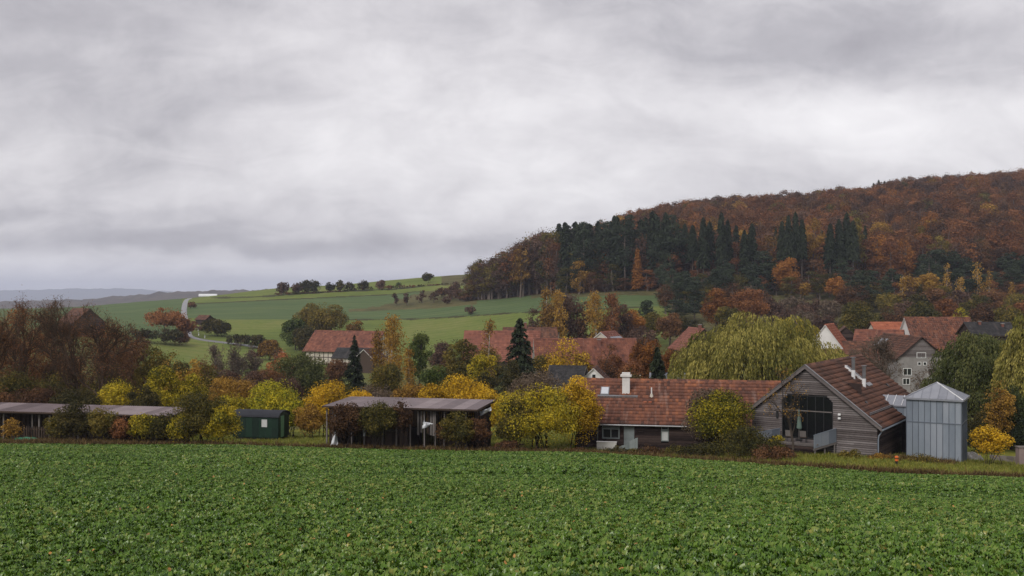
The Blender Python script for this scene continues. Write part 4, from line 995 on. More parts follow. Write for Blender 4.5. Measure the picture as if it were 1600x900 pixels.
    mb.hexa([on(.9, D1 - .05, -.1), on(2.5, D1 - .05, -.1), on(2.5, D1 + .75, -.1), on(.9, D1 + .75, -.1)], [on(.9, D1 - .05, .30), on(2.5, D1 - .05, .30), on(2.5, D1 + .75, .22), on(.9, D1 + .75, .22)])
    sk = mb.build('skylight', M_WHITEMETAL, roof)
    mb = MB()
    for i in range(3):
        x0, x1 = 1.0 + i * .5, 1.42 + i * .5
        mb.hexa([on(x0, D1 + .05, .30), on(x1, D1 + .05, .30), on(x1, D1 + .66, .24), on(x0, D1 + .66, .24)], [on(x0, D1 + .05, .325), on(x1, D1 + .05, .325), on(x1, D1 + .66, .265), on(x0, D1 + .66, .265)])
    mb.build('skylight_panes', M_PANE, sk)
    mb = MB(); mb.hexa([on(2.6, D1 + .1, .0), on(2.9, D1 + .1, .0), on(2.9, D1 + 1.6, .04), on(2.6, D1 + 1.6, .04)], [on(2.6, D1 + .1, .1), on(2.9, D1 + .1, .1), on(2.9, D1 + 1.6, .12), on(2.6, D1 + 1.6, .12)]); mb.build('lead_flashing', M_STEEL, roof)
    for x in (1.9, 2.8):
        y = D1 - 1.1; z_ = zA - sR * x; mb = MB()
        mb.tube([(x, y, z_ - .2), (x, y, z_ + .75)], .17, 10); fl = mb.build('flue_base', M_WHITEMETAL, roof)
        mb = MB(); mb.tube([(x, y, z_ + .75), (x, y, z_ + 1.75)], .155, 10); mb.tube([(x, y, z_ + 1.80), (x, y, z_ + 1.86)], .24, 10); mb.tube([(x, y, z_ + 1.7), (x, y, z_ + 1.8)], .05, 6); mb.build('flue_pipe', M_STEEL, roof)
    mb = MB(); mb.hexa([on(4.0, 2.6, 0), on(4.25, 2.6, 0), on(4.25, 3.1, 0), on(4.0, 3.1, 0)], [on(4.0, 2.6, .2), on(4.22, 2.65, .12), on(4.22, 3.05, .12), on(4.0, 3.1, .2)]); mb.build('vent_tile', M_BLACK, roof)
    mb = MB(); mb.hexa([on(3.1, 13.6, -.1), on(3.35, 13.6, -.1), on(3.35, 14.1, -.1), on(3.1, 14.1, -.1)], [on(3.1, 13.6, .1), on(3.32, 13.65, .05), on(3.32, 14.05, .05), on(3.1, 14.1, .1)]); mb.build('vent_tile', M_BLACK, roof)
    # glazed front: frame, transom, mullions and panes
    fr = MB(); w = .09; y0, y1 = -.03, .07
    fr.box(gx0, gx0 + w, y0, y1, gz0, gz1 - ch); fr.box(gx1 - w, gx1, y0, y1, gz0, gz1 - ch); fr.box(gx0 + w, gx1 - w, y0, y1, gz0, gz0 + w); fr.box(gx0 + ch, gx1 - ch, y0, y1, gz1 - w, gz1)
    for s, xa, xb in ((1, gx0, gx0 + ch), (-1, gx1, gx1 - ch)): fr.beam((xa + s * .03, .02, gz1 - ch - .02), (xb, .02, gz1 - .04), .09, .1)
    frame = fr.build('glazing', M_BLACK, e)
    tz = 3.06; mbx(gx0 + w, gx1 - w, -.05, .05, tz, tz + .075).build('transom', M_POST, frame)
    xs = [gx0 + w + (gx1 - gx0 - 2 * w) * i / 6 for i in range(7)]
    for i in range(1, 6): mbx(xs[i] - .025, xs[i] + .025, -.02, .04, gz0 + w, tz - .002).build('mullion', M_BLACK, frame); mbx(xs[i] - .02, xs[i] + .02, -.02, .04, tz + .077, gz1 - w).build('mullion', M_BLACK, frame)
    for i in range(6):
        x0, x1 = xs[i] + .026, xs[i + 1] - .026
        mbx(x0, x1, .0, .012, gz0 + w, tz - .002).build('pane', M_GLASS, frame)
        c0 = ch - .05 if i == 0 else 0; c1 = ch - .05 if i == 5 else 0; p = MB()
        zt0, zt1 = gz1 - w - .01 - (c0 if i == 0 else 0), gz1 - w - .01 - (c1 if i == 5 else 0)
        p.hexa([(x0, .0, tz + .08), (x1, .0, tz + .08), (x1, .0, zt1), (x0, .0, zt0)][::-1], [(x0, .012, tz + .08), (x1, .012, tz + .08), (x1, .012, zt1), (x0, .012, zt0)][::-1]); p.build('pane', M_GLASS, frame)
    mbx(gx0 + .22, gx0 + .48, .35, .42, gz0, 2.75).build('curtain', surf('ochre_curtain', [(.2, (.20, .12, .02)), (.8, (.34, .21, .04))], 3, .9, .1, stretch=(8, 8, .3)), e)
    # two box lamps on the boards
    for x, z_, mt in ((2.62, 2.92, M_WHITEMETAL), (2.62, 2.62, M_WHITEMETAL)): mbx(x, x + .2, -.22, -.055, z_, z_ + .16).build('wall_lamp', mt, e)
    mbx(2.69, 2.75, -.16, -.055, 2.785, 2.915).build('lamp_bracket', M_BLACK, e)
    mbx(-2.45, -2.28, -.18, -.055, 2.4, 2.95).build('wall_box', M_BLACK, e)
    # deck in front of the glass, with its skirting boards and zinc balustrades
    dk = empty('terrace_deck', (ap.x, ap.y, base), BA, 'raised timber terrace with blue-grey zinc balustrade panels before the glazed barn front', 'terrace')
    fl = MB(); dq = [(-3.0, -2.66), (1.42, -2.66), (2.36, -.07), (-2.12, -.07)]; fl.hexa([(x, y, .62) for x, y in dq], [(x, y, .74) for x, y in dq]); fl.build('floor', M_WOODGREY, dk)
    sk = MB()
    for i in range(5): sk.box(-2.95, 1.38, -2.645, -2.60, -.45 + i * .21, -.45 + i * .21 + .19, R(i).random())
    sk.build('skirting_boards', M_WOODDARK, dk)['kind'] = 'stuff'
    mbx(-1.6, 1.75, -2.62, -2.50, .745, .84).build('edge_board', M_POST, dk)
    def bal(p, q, z0_, z1_, zq0, zq1, n, nm='balustrade'):
        p, q = np.array(p), np.array(q); root = None
        d = (q - p) / np.linalg.norm(q - p); nn = np.array([-d[1], d[0]]) * .03
        for i in range(n):
            a_, b_ = p + (q - p) * (i / n), p + (q - p) * ((i + .965) / n)
            fz = lambda t, u, v: u + (v - u) * t
            za0, za1, zb0, zb1 = fz(i / n, z0_, zq0), fz(i / n, z1_, zq1), fz((i + .965) / n, z0_, zq0), fz((i + .965) / n, z1_, zq1)
            m_ = MB(); m_.hexa([(*(a_ - nn), za0), (*(b_ - nn), zb0), (*(b_ + nn), zb0), (*(a_ + nn), za0)], [(*(a_ - nn), za1), (*(b_ - nn), zb1), (*(b_ + nn), zb1), (*(a_ + nn), za1)], R(i + n).random())
            o_ = m_.build('balustrade_panel', M_ZINC, dk)
        m_ = MB(); m_.beam((*p, z1_ + .025), (*q, zq1 + .025), .09, .045); m_.build('handrail', M_ZINC, dk)
        m_ = MB(); m_.beam((*p, z0_ - .10), (*q, zq0 - .10), .1, .15); m_.build('stringer', M_POST, dk)
    bal((2.45, -.1), (1.5, -2.9), .78, 1.83, .52, 1.52, 3)
    bal((-2.15, -.1), (-3.2, -3.0), .78, 1.52, .66, 1.36, 3)
    for x, y in ((2.4, -.35), (1.56, -2.75), (1.95, -1.5)): mbx(x - .05, x + .05, y - .05, y + .05, -.8, .6 if y > -1 else .38).build('post', M_POST, dk)
    mbx(-2.75, -2.05, -3.3, -3.24, -.3, .42).build('low_panel', M_ZINC, dk)
    # furniture on the deck
    def at(x, y, z_): c, s = math.cos(BA), math.sin(BA); return Vector((ap.x + c * x - s * y, ap.y + s * x + c * y, base + z_))
    for k, (x, y, lb) in enumerate(((-.75, -1.9, 'pale garden chair on the terrace left of the folded parasol'), (.35, -1.75, 'pale garden chair on the terrace right of the folded parasol'))):
        c = empty('garden_chair', at(x, y, .742), BA + .1 * k, lb, 'chair', 'garden chairs on the barn terrace')
        mbx(-.24, .24, -.24, .24, .42, .46).build('seat', M_WOODBROWN, c)
        m_ = MB(); m_.hexa([(-.24, -.27, .5), (.24, -.27, .5), (.24, -.24, .5), (-.24, -.24, .5)], [(-.24, -.36, .98), (.24, -.36, .98), (.24, -.33, .98), (-.24, -.33, .98)]); m_.build('backrest', M_POST, c)
        for sx in (-.21, .21):
            for sy in (-.21, .21): mbx(sx - .02, sx + .02, sy - .02, sy + .02, 0, .42).build('leg', M_BLACK, c)
    pz = empty('closed_parasol', at(-.35, -.75, .742), 0, 'folded pale green parasol standing on the terrace before the big window', 'parasol')
    m_ = MB(); m_.tube([(0, 0, 0), (0, 0, 2.6)], .025, 8); m_.build('pole', M_POST, pz)
    m_ = MB(); m_.tube([(0, 0, .95), (.03, 0, 1.05), (.01, 0, 1.8), (0, 0, 2.5)], [.19, .22, .13, .03], 9); m_.build('folded_cloth', M_PARASOL, pz)
    m_ = MB(); m_.tube([(0, 0, .0), (0, 0, .09)], .28, 10); m_.build('base', M_BLACK, pz)
    return e
build_barn()

# ------------------------------------------------------------------ zinc tower and its link
def build_tower():
    c = Vector((35.0, 82.75)); e = empty('zinc_tower', (c.x, c.y, -13.0), math.radians(-30), 'square blue-grey zinc clad tower with standing seams and shallow pyramid roof', 'tower')
    a = 2.05; zt, zb, zm = 4.62, -1.4, 2.75
    mbx(-a + .04, a - .04, -a + .04, a - .04, zb, zt - .01).build('core', M_DARK, e)
    n = 9; rng = R(4)
    seam = MB()
    for f in range(4):
        M = Matrix.Rotation(f * math.pi / 2, 4, 'Z')
        for i in range(n):
            x0, x1 = -a + 2 * a * i / n, -a + 2 * a * (i + 1) / n
            for z0, z1 in ((zb, zm - .02), (zm + .02, zt)):
                m = MB(); y = -a - rng.uniform(0, .006)
                m.box(x0 + .022, x1 - .022, y, -a + .035, z0, z1, rng.random(), M); m.build('wall_panel', M_ZINC, e)
            if i: seam.box(x0 - .012, x0 + .012, -a - .045, -a + .03, zb, zt, .5, M)
        seam.box(-a, a, -a - .05, -a - .008, zm - .035, zm + .035, .7, M)
    for sx in (-1, 1):
        for sy in (-1, 1): seam.box(sx * a - .03, sx * a + .03, sy * a - .03, sy * a + .03, zb, zt + .001, .55)
    seam.build('standing_seams', M_STEELDARK, e)['kind'] = 'stuff'
    o = a + .16; zr = 5.85; zl = 4.66
    rr = MB(); rr.add([(-o, -o, zl), (o, -o, zl), (o, o, zl), (-o, o, zl), (0, 0, zr - .03)], [(0, 1, 4), (1, 2, 4), (2, 3, 4), (3, 0, 4), (3, 2, 1, 0)]); roof = rr.build('roof', M_ZINCROOF, e)
    ea = MB()
    for f in range(4):
        M = Matrix.Rotation(f * math.pi / 2, 4, 'Z'); ea.box(-o - .05, o + .05, -o - .05, -o + .02, zl - .10, zl + .05, .6, M)
    ea.build('eave_gutter', M_ZINCROOF, roof)
    for f in range(4):
        M = Matrix.Rotation(f * math.pi / 2, 4, 'Z'); k = 7
        for i in range(k):
            x0, x1 = -o + 2 * o * i / k, -o + 2 * o * (i + 1) / k
            h = lambda x: o - abs(x)
            pts = [(x0, -o, zl), (x1, -o, zl), (x1, -o + h(x1), zl + (zr - zl) * h(x1) / o), (x0, -o + h(x0), zl + (zr - zl) * h(x0) / o)]
            if i == k // 2: pts.insert(3, (0, 0, zr))
            p = MB(); P1 = [M @ Vector((q[0], q[1], q[2] + .012)) for q in pts]; p.add(P1, [tuple(range(len(P1)))], rng.random()); p.build('roof_panel', M_ZINCROOF, roof)
            if i:
                s = MB(); s.beam(M @ Vector((x0, -o, zl + .03)), M @ Vector((x0, -o + h(x0), zl + .03 + (zr - zl) * h(x0) / o)), .03, .05); s.build('roof_seam', M_ZINCROOF, roof)
    for sx in (-1, 1):
        for sy in (-1, 1): s = MB(); s.beam((sx * o, sy * o, zl + .03), (0, 0, zr + .03), .07, .06); s.build('hip_seam', M_WHITEMETAL if sx * sy < 0 else M_ZINCROOF, roof)
    # link between barn and tower
    k = empty('link_passage', (32.9, 86.6, -13.2), math.radians(-30), 'zinc-clad covered passage joining the barn to the grey tower', 'passage')
    rf = MB(); rf.hexa([(-2.1, -.95, 3.75), (1.6, -.95, 3.75), (1.6, .9, 4.45), (-2.1, .9, 4.45)], [(-2.1, -.95, 3.85), (1.6, -.95, 3.85), (1.6, .9, 4.55), (-2.1, .9, 4.55)]); kr = rf.build('roof', M_ZINCROOF, k)
    for i in range(6): x = -1.95 + i * .68; s = MB(); s.beam((x, -.95, 3.885), (x, .9, 4.585), .04, .06); s.build('roof_seam', M_WHITEMETAL, kr)
    for i in range(6): x = -2.05 + i * .6; mbx(x, x + .585, -.82, -.76, 2.75, 3.74, rng.random()).build('wall_panel', M_ZINC, k)
    mbx(-2.05, 1.55, -.755, -.70, 2.7, 3.76).build('lintel', M_DARK, k)
    mbx(-2.05, 1.55, .8, .9, -.6, 4.3).build('back_wall', M_WOODDARK, k)
    mbx(-.35, -.2, -.8, -.65, -.6, 2.7).build('post', M_POST, k)
    s = MB(); s.beam((-1.9, -.9, .5), (-.3, -.9, 1.25), .06, .14); s.build('stair_rail', M_POST, k)
build_tower()

# ------------------------------------------------------------------ long tiled house
def build_long_house():
    A = math.radians(-10); O = Vector((5.73, 90.0, -13.75)); L, D = 19.0, 10.6
    e = empty('long_house', O, A, 'long low dark-boarded house under a weathered red tiled roof with white chimney', 'house')
    hw, hr = 2.55, 5.72; half = D / 2; ov = .45
    m = MB(); m.add([(0, 0, -1), (L, 0, -1), (L, D, -1), (0, D, -1), (0, 0, hw), (L, 0, hw), (L, D, hw), (0, D, hw), (0, half, hr - .15), (L, half, hr - .15)], [(0, 1, 5, 4), (1, 2, 6, 9, 5), (2, 3, 7, 6), (3, 0, 4, 8, 7)]); wall = m.build('wall', M_DARK, e)
    rng = R(21); b = MB(); z = -.9; bh = .21
    holes = [(2.3, 3.95, 1.02, 2.52), (4.25, 5.22, .05, 2.15), (7.55, 8.2, .9, 2.5)]
    while z < hw - .05:
        z1 = min(hw - .02, z + bh - .02); xs = [(0.0, L)]
        for h0, h1_, a0, a1 in holes:
            if z1 > a0 and z < a1: xs = [s for (p, q) in xs for s in (((p, h0), (h1_, q)) if p < h0 and q > h1_ else ((p, q),))]
        for p, q in xs:
            cuts = [p] + sorted(rng.uniform(p, q, int((q - p) / 4))) + [q]
            for c0, c1 in zip(cuts[:-1], cuts[1:]):
                if c1 - c0 > .03: y = rng.uniform(0, .008); b.hexa([(c0, -.012, z), (c1 - .008, -.012, z), (c1 - .008, -.012, z1), (c0, -.012, z1)][::-1], [(c0, -.055 - y, z), (c1 - .008, -.055 - y, z), (c1 - .008, -.03 - y, z1), (c0, -.03 - y, z1)][::-1], rng.random())
        z += bh
    b.build('wall_boards', M_WOODDARK, wall)['kind'] = 'stuff'
    sl = (hr - hw) / half; ez = hw - sl * ov + .12
    r = MB()
    for y0, y1 in ((-ov, half - .003), (D + ov, half + .003)):
        q = [(-.4, y0, ez), (L, y0, ez), (L, y1, hr + .12), (-.4, y1, hr + .12)]; qb = [(p[0], p[1], p[2] - .16) for p in q]
        (r.hexa(qb, q) if y0 < 0 else r.hexa(q, qb))
    roof = r.build('roof', M_WOODDARK, e); ln = math.hypot(half + ov, hr + .12 - ez); c, s = (half + ov) / ln, (hr + .12 - ez) / ln
    tile_part(roof, T_RED, [tiles(rng, (-.4, -ov, ez + .01), (1, 0, 0), (0, c, s), L + .4, ln, .27, .47, .13), tiles(rng, (-.4, D + ov, ez + .01), (1, 0, 0), (0, -c, s), L + .4, ln, .27, .47, .13)])
    g = MB()
    for i in range(46):
        x0, x1 = -.4 + (L + .4) * i / 46, -.4 + (L + .4) * (i + 1) / 46
        g.hexa([(x0, half - .16, hr + .08), (x0, half, hr + .27), (x0, half + .16, hr + .08), (x0, half, hr)], [(x1, half - .16, hr + .08), (x1, half, hr + .24), (x1, half + .16, hr + .08), (x1, half, hr)], rng.random())
    g.build('ridge_tiles', T_RED, roof)['kind'] = 'stuff'
    mb = MB(); mb.tube([(-.4, -ov - .07, ez - .09), (L - .3, -ov - .07, ez - .11)], .08, 8); mb.build('gutter', M_STEEL, roof)
    mbx(-.4, L, -ov - .02, -ov + .02, ez - .2, ez - .005).build('fascia', M_WOODDARK, roof)
    mb = MB(); mb.tube([(1.9, -ov - .05, ez - .12), (1.95, -.12, ez - .5), (1.95, -.12, -.8)], .05, 8); mb.build('downpipe', M_STEEL, e)
    def on(x, v, dz=0): return Vector((x, -ov + c * v, ez + s * v + dz))
    # chimney, white rendered, with a wide capping
    y = on(0, ln * .70).y; x = 4.25; z0 = on(0, ln * .62).z
    ch = mbx(x - .34, x + .34, y - .30, y + .30, z0 - .4, z0 + 1.75).build('chimney', M_WHITE, roof)
    mbx(x - .5, x + .5, y - .44, y + .44, z0 + 1.755, z0 + 1.93).build('chimney_cap', M_WHITE, ch)
    mbx(x - .37, x + .37, y - .33, y + .33, z0 + 1.935, z0 + 2.12).build('chimney_top', M_WHITE, ch)
    m = MB(); m.hexa([on(x - 2.6, ln * .56, .07), on(x + 1.1, ln * .56, .07), on(x + 1.1, ln * .585, .07), on(x - 2.6, ln * .585, .07)], [on(x - 2.6, ln * .56, .22), on(x + 1.1, ln * .56, .22), on(x + 1.1, ln * .585, .22), on(x - 2.6, ln * .585, .22)]); m.build('snow_board', M_STEEL, roof)
    m = MB(); m.hexa([on(x - 2.35, ln * .60, .05), on(x - 1.55, ln * .60, .05), on(x - 1.55, ln * .78, .05), on(x - 2.35, ln * .78, .05)], [on(x - 2.35, ln * .60, .20), on(x - 1.55, ln * .60, .20), on(x - 1.55, ln * .78, .20), on(x - 2.35, ln * .78, .20)]); skl = m.build('skylight', M_STEEL, roof)
    m = MB(); m.hexa([on(x - 2.27, ln * .615, .202), on(x - 1.63, ln * .615, .202), on(x - 1.63, ln * .765, .202), on(x - 2.27, ln * .765, .202)], [on(x - 2.27, ln * .615, .215), on(x - 1.63, ln * .615, .215), on(x - 1.63, ln * .765, .215), on(x - 2.27, ln * .765, .215)]); m.build('skylight_pane', surf('skylight_glass', [(.2, (.45, .47, .5)), (.8, (.55, .57, .6))], 2, .08, .5), skl)
    p = on(6.6, ln * .60); m = MB(); m.tube([p - Vector((0, 0, .1)), p + Vector((0, 0, .9))], .06, 8); m.build('vent_pipe', M_FRAME, roof)
    m = MB(); m.tube([p - Vector((0, 0, .0)), p + Vector((0, 0, .32))], [.2, .1], 8); m.build('vent_collar', M_CREAM, roof)
    for xx in (6.05, 6.5): p = on(xx, ln * .47); m = MB(); m.box(p.x - .14, p.x + .14, p.y - .2, p.y + .2, p.z + .05, p.z + .16); m.build('vent_tile', M_ORANGE if False else T_ORANGE, roof)
    # openings
    window(e, 2.35, -.03, 1.02, 1.55, .95, 'front', 1, 0, M_GREYPAINT, .12, .11)
    window(e, 2.35, -.03, 2.02, 1.55, .48, 'front', 1, 0, M_GREYPAINT, .12, .08)
    d = mbx(4.28, 5.19, -.06, 0.0, .05, 2.13).build('door', M_GREYPAINT, e)
    f = MB(); f.box(4.2, 4.275, -.085, -.01, .03, 2.2); f.box(5.195, 5.27, -.085, -.01, .03, 2.2); f.box(4.275, 5.195, -.085, -.01, 2.135, 2.2); f.build('door_frame', M_WOODDARK, d)
    mbx(4.38, 4.42, -.13, -.065, 1.0, 1.12).build('handle', M_STEEL, d)
    window(e, 7.55, -.03, 1.9, .66, .58, 'front', 0, 0, M_GREYPAINT, .12, .08)
    window(e, 7.55, -.03, .92, .66, .94, 'front', 0, 0, M_GREYPAINT, .12, .08, M_CURTAIN)
    m = MB(); m.tube([(5.75, -.12, 2.2), (5.75, -.06, 2.2)], .1, 8); m.build('wall_lamp', T_OLD, e)
    mbx(5.55, 5.95, -.2, -.06, 1.72, 1.76).build('shelf', M_WOODDARK, e)
    # steps rail beside the door, sloping zinc panels
    st = empty('entrance_ramp', O + Vector((0, 0, 0)), A, 'grey panelled ramp parapet leading up to the door of the long house', 'ramp')
    for i in range(7):
        x0 = 3.9 + i * .24; q = MB(); z1 = .55 + (.75 if i > 2 else .45) * (i / 6); q.hexa([(x0, -1.45, -.8), (x0 + .225, -1.45, -.8), (x0 + .225, -1.40, -.8), (x0, -1.40, -.8)], [(x0, -1.45, z1), (x0 + .225, -1.45, z1 + .07), (x0 + .225, -1.40, z1 + .07), (x0, -1.40, z1)], R(i).random()); q.build('panel', M_GREYPAINT, st)
    mbx(3.9, 5.55, -1.38, -.09, -.6, .03).build('landing', M_STONE, st)
    wb = empty('white_panel_box', O + Vector((0, 0, 0)), A, 'white boxy storage bin of two boards standing under the house window', 'bin')
    mbx(2.02, 3.72, -1.75, -1.2, -.75, .46).build('lower_board', M_WHITE, wb); mbx(2.02, 3.72, -1.748, -1.2, .48, .92).build('upper_board', M_WHITE, wb); mbx(1.98, 3.76, -1.78, -1.17, .925, .96).build('lid', M_WHITE, wb)
    for i, (x, w, h) in enumerate(((.35, .45, .62), (1.0, .42, .4), (1.6, .12, .34))):
        t = empty('white_crate', O + Vector((math.cos(A) * x + .0, math.sin(A) * x - 1.8, -.15)), A, ['tallest of the three small white crates left of the storage bin', 'low white crate in the middle beside the house wall', 'thin white board nearest the storage bin'][i], 'crate', 'small white crates by the house')
        mbx(0, w, 0, .35, -.5, h - .25).build('body', M_WHITEMETAL, t); mbx(-.02, w + .02, -.02, .37, h - .245, h - .2).build('lid', M_WHITEMETAL, t)
build_long_house()

# ------------------------------------------------------------------ the open sheds on the left
def shed(O, A, L, D, h, posts, label, back_from, back_to, hang=(), rails=False, seed=1, pitch=.15, n_sheet=None):
    e = empty('open_shed', O, A, label, 'shed'); rng = R(seed)
    n = n_sheet or int(L / 1.0)
    fr = MB(); fr.box(-.05, L + .05, .15, .30, h - .32, h - .12); fr.box(-.05, L + .05, D - .3, D - .15, h - .32 + pitch, h - .12 + pitch)
    for x in np.arange(.2, L, 1.6): fr.hexa([(x, -.2, h - .119), (x + .1, -.2, h - .119), (x + .1, D + .2, h - .119 + pitch), (x, D + .2, h - .119 + pitch)], [(x, -.2, h - .02), (x + .1, -.2, h - .02), (x + .1, D + .2, h - .02 + pitch), (x, D + .2, h - .02 + pitch)])
    frame = fr.build('roof_frame', M_WOODBROWN, e)
    for i in range(n):     # corrugated sheets
        x0, x1 = -.35 + (L + .7) * i / n, -.35 + (L + .7) * (i + 1) / n + .05; k = 10; jz = rng.uniform(0, .015)
        m = MB(); vs = []
        for j in range(k + 1):
            x = x0 + (x1 - x0) * j / k; zz = (.022 if j % 2 else 0) + jz
            vs += [(x, -.45, h + zz - .02), (x, D + .35, h + zz + pitch)]
        m.add(vs, [(2 * j, 2 * j + 2, 2 * j + 3, 2 * j + 1) for j in range(k)], rng.random()); m.build('roof_sheet', M_SHEET, e)
    mbx(-.38, L + .38, -.50, -.455, h - .13, h + .0).build('fascia', M_WOODBROWN, e)
    for x in (-.375, L + .345): m = MB(); m.hexa([(x, -.44, h - .2), (x + .03, -.44, h - .2), (x + .03, D + .34, h - .2 + pitch), (x, D + .34, h - .2 + pitch)], [(x, -.44, h + .0), (x + .03, -.44, h + .0), (x + .03, D + .34, h + pitch), (x, D + .34, h + pitch)]); m.build('barge_board', M_WOODBROWN, e)
    for x in posts:
        m = MB(); t = rng.uniform(-.03, .03); m.hexa([(x - .055, .16, -.8), (x + .055, .16, -.8), (x + .055, .27, -.8), (x - .055, .27, -.8)], [(x - .055 + t, .16, h - .33), (x + .055 + t, .16, h - .33), (x + .055 + t, .27, h - .33), (x - .055 + t, .27, h - .33)], rng.random()); m.build('post', M_POST, e)
    for x in np.linspace(.2, L - .2, 7): mbx(x - .06, x + .06, D - .28, D - .17, -.8, h - .33 + pitch).build('rear_post', M_WOODBROWN, e)
    b = MB(); x = back_from
    while x < back_to:
        w = rng.uniform(.14, .22); b.box(x, x + w - .015, D - .14, D - .11, -.6 + rng.uniform(0, .1), h - .15 + pitch - rng.uniform(0, .25), rng.random()); x += w
    y = .3
    for xs in (.02, L - .05):
        y = .3
        while y < D - .2: w = rng.uniform(.14, .22); b.box(xs, xs + .03, y, y + w - .02, -.6, h - .3 - rng.uniform(0, .2), rng.random()); y += w
    b.build('wall_boards', M_WOODDARK, e)['kind'] = 'stuff'
    for (x, w, z0, z1) in hang: mbx(x, x + w, .32, .35, z0, z1, rng.random()).build('board', M_POST if rng.random() < .4 else M_WOODBROWN, e)
    return e
def build_sheds():
    S = math.radians(-12.4)
    O = Vector((-15.55, 85.1, -12.9)); L, D = 12.75, 5.6
    x_at = lambda px: (lambda k: (k * O.y - O.x) / (math.cos(S) - k * math.sin(S)))((px - 800) / F)
    posts = [x_at(p) for p in (509, 548, 568, 597, 618, 640, 662, 679, 693, 712, 727)]
    hang = [(x_at(px), .17, h0, 3.3) for px, h0 in ((632, 2.0), (636, 1.9), (640, 2.2), (645, 2.0), (650, 1.3), (655, 1.5), (660, 1.2), (665, 1.45), (670, 1.3), (674, 1.25), (512, -.5), (516, -.5), (520, -.5))]
    e = shed(O, S, L, D, 3.62, posts, 'tall open timber shed with flat purplish sheet roof behind dark bushes', 0, L, hang, seed=3)
    m = MB(); rng = R(9)
    for i in range(9): x = rng.uniform(1, 11); m.box(x, x + rng.uniform(.6, 1.6), rng.uniform(1.5, 4), 4.4, -.6, rng.uniform(.3, 1.6), rng.random())
    m.build('stacked_timber', M_WOODDARK, e)['kind'] = 'stuff'
    O2 = Vector((-60, 93.6, -12.95)); L2 = 31.0
    x2 = lambda px: (lambda k: (k * O2.y - O2.x) / (math.cos(S) - k * math.sin(S)))((px - 800) / F)
    posts = [x2(p) for p in (-60, -30, 3, 48, 59, 75, 120, 150, 186, 215, 240, 262)]
    e2 = shed(O2, S, L2, 3.6, 2.62, posts, 'long low open shed with rusty grey roof along the left field edge', 0, L2, seed=5, pitch=.22)
    m = MB(); x = x2(18)
    while x < x2(84): m.box(x, x + .1, .05, .09, -.4, 1.25 + rng.uniform(-.06, .06), rng.random()); x += rng.uniform(.2, .3)
    m.box(x2(18), x2(84), .092, .13, .95, 1.05); m.build('slatted_gate', M_WOODBROWN, e2)['kind'] = 'stuff'
    m = MB(); x = x2(180)
    while x < x2(262): m.box(x, x + .1, .05, .09, -.4, 1.1 + rng.uniform(-.3, .3), rng.random()); x += rng.uniform(.25, .55)
    m.build('slatted_gate', M_WOODBROWN, e2)['kind'] = 'stuff'
build_sheds()

# ------------------------------------------------------------------ green site wagon
def build_wagon():
    S = math.radians(-13); c = P(364, 690, 96.8); e = empty('site_wagon', (c.x, c.y, h1(c.x + 2.3, c.y) - .02), S, 'dark green wooden site wagon with arched black roof parked on the grass', 'wagon')
    L, D = 4.75, 2.3; z0, z1, zt = .35, 2.35, 2.82
    m = MB(); k = 8; prof = [(0, z0), (D, z0)] + [(D - D * i / k, z1 + (zt - z1 - .05) * math.sin(math.pi * i / k)) for i in range(k + 1)]
    n = len(prof); m.add([(0, y, z) for y, z in prof] + [(L, y, z) for y, z in prof], [tuple(range(n)), tuple(range(2 * n - 1, n - 1, -1))] + [(i, i + n, (i + 1) % n + n, (i + 1) % n) for i in range(n)]); m.build('body', M_GREENPAINT, e)
    r = MB(); kk = 12
    for i in range(kk):
        a0, a1 = math.pi * i / kk, math.pi * (i + 1) / kk
        y0, y1 = D / 2 - (D / 2 + .12) * math.cos(a0), D / 2 - (D / 2 + .12) * math.cos(a1); q0, q1 = z1 - .04 + (zt - z1 + .06) * math.sin(a0), z1 - .04 + (zt - z1 + .06) * math.sin(a1)
        r.hexa([(-.12, y0, q0), (L + .12, y0, q0), (L + .12, y1, q1), (-.12, y1, q1)], [(-.12, y0, q0 + .05), (L + .12, y0, q0 + .05), (L + .12, y1, q1 + .05), (-.12, y1, q1 + .05)])
    r.build('roof', M_FELT, e)
    rng = R(2)
    for i in range(7): x = i * L / 7; mbx(x + .015, x + L / 7 - .015, -.025, .0, z0 + .05, z1 - .08, rng.random()).build('side_panel', M_GREENPAINT, e)
    w = window(e, 2.95, -.03, 1.32, .72, .86, 'front', 0, 0, M_GREENPAINT, .08, .06, M_CURTAIN)
    mbx(4.0, 4.55, -.032, -.026, 1.3, 2.1).build('shutter', M_GREENPAINT, e)
    for y0, y1, mt in ((.06, .42, M_GREENPAINT), (.44, 1.16, M_GREENLIGHT), (1.18, 2.24, M_GREENPAINT)): mbx(L + .002, L + .03, y0, y1, z0 + .05, z1 + .05).build('door' if mt is M_GREENLIGHT else 'end_panel', mt, e)
    mbx(.1, L - .1, .1, D - .1, .18, .345).build('chassis', M_BLACK, e)
    for x in (.8, 3.9):
        for y in (.12, D - .12): t = MB(); t.tube([(x, y - .09, .30), (x, y + .09, .30)], .32, 14); o = t.build('wheel', M_BLACK, e)
build_wagon()
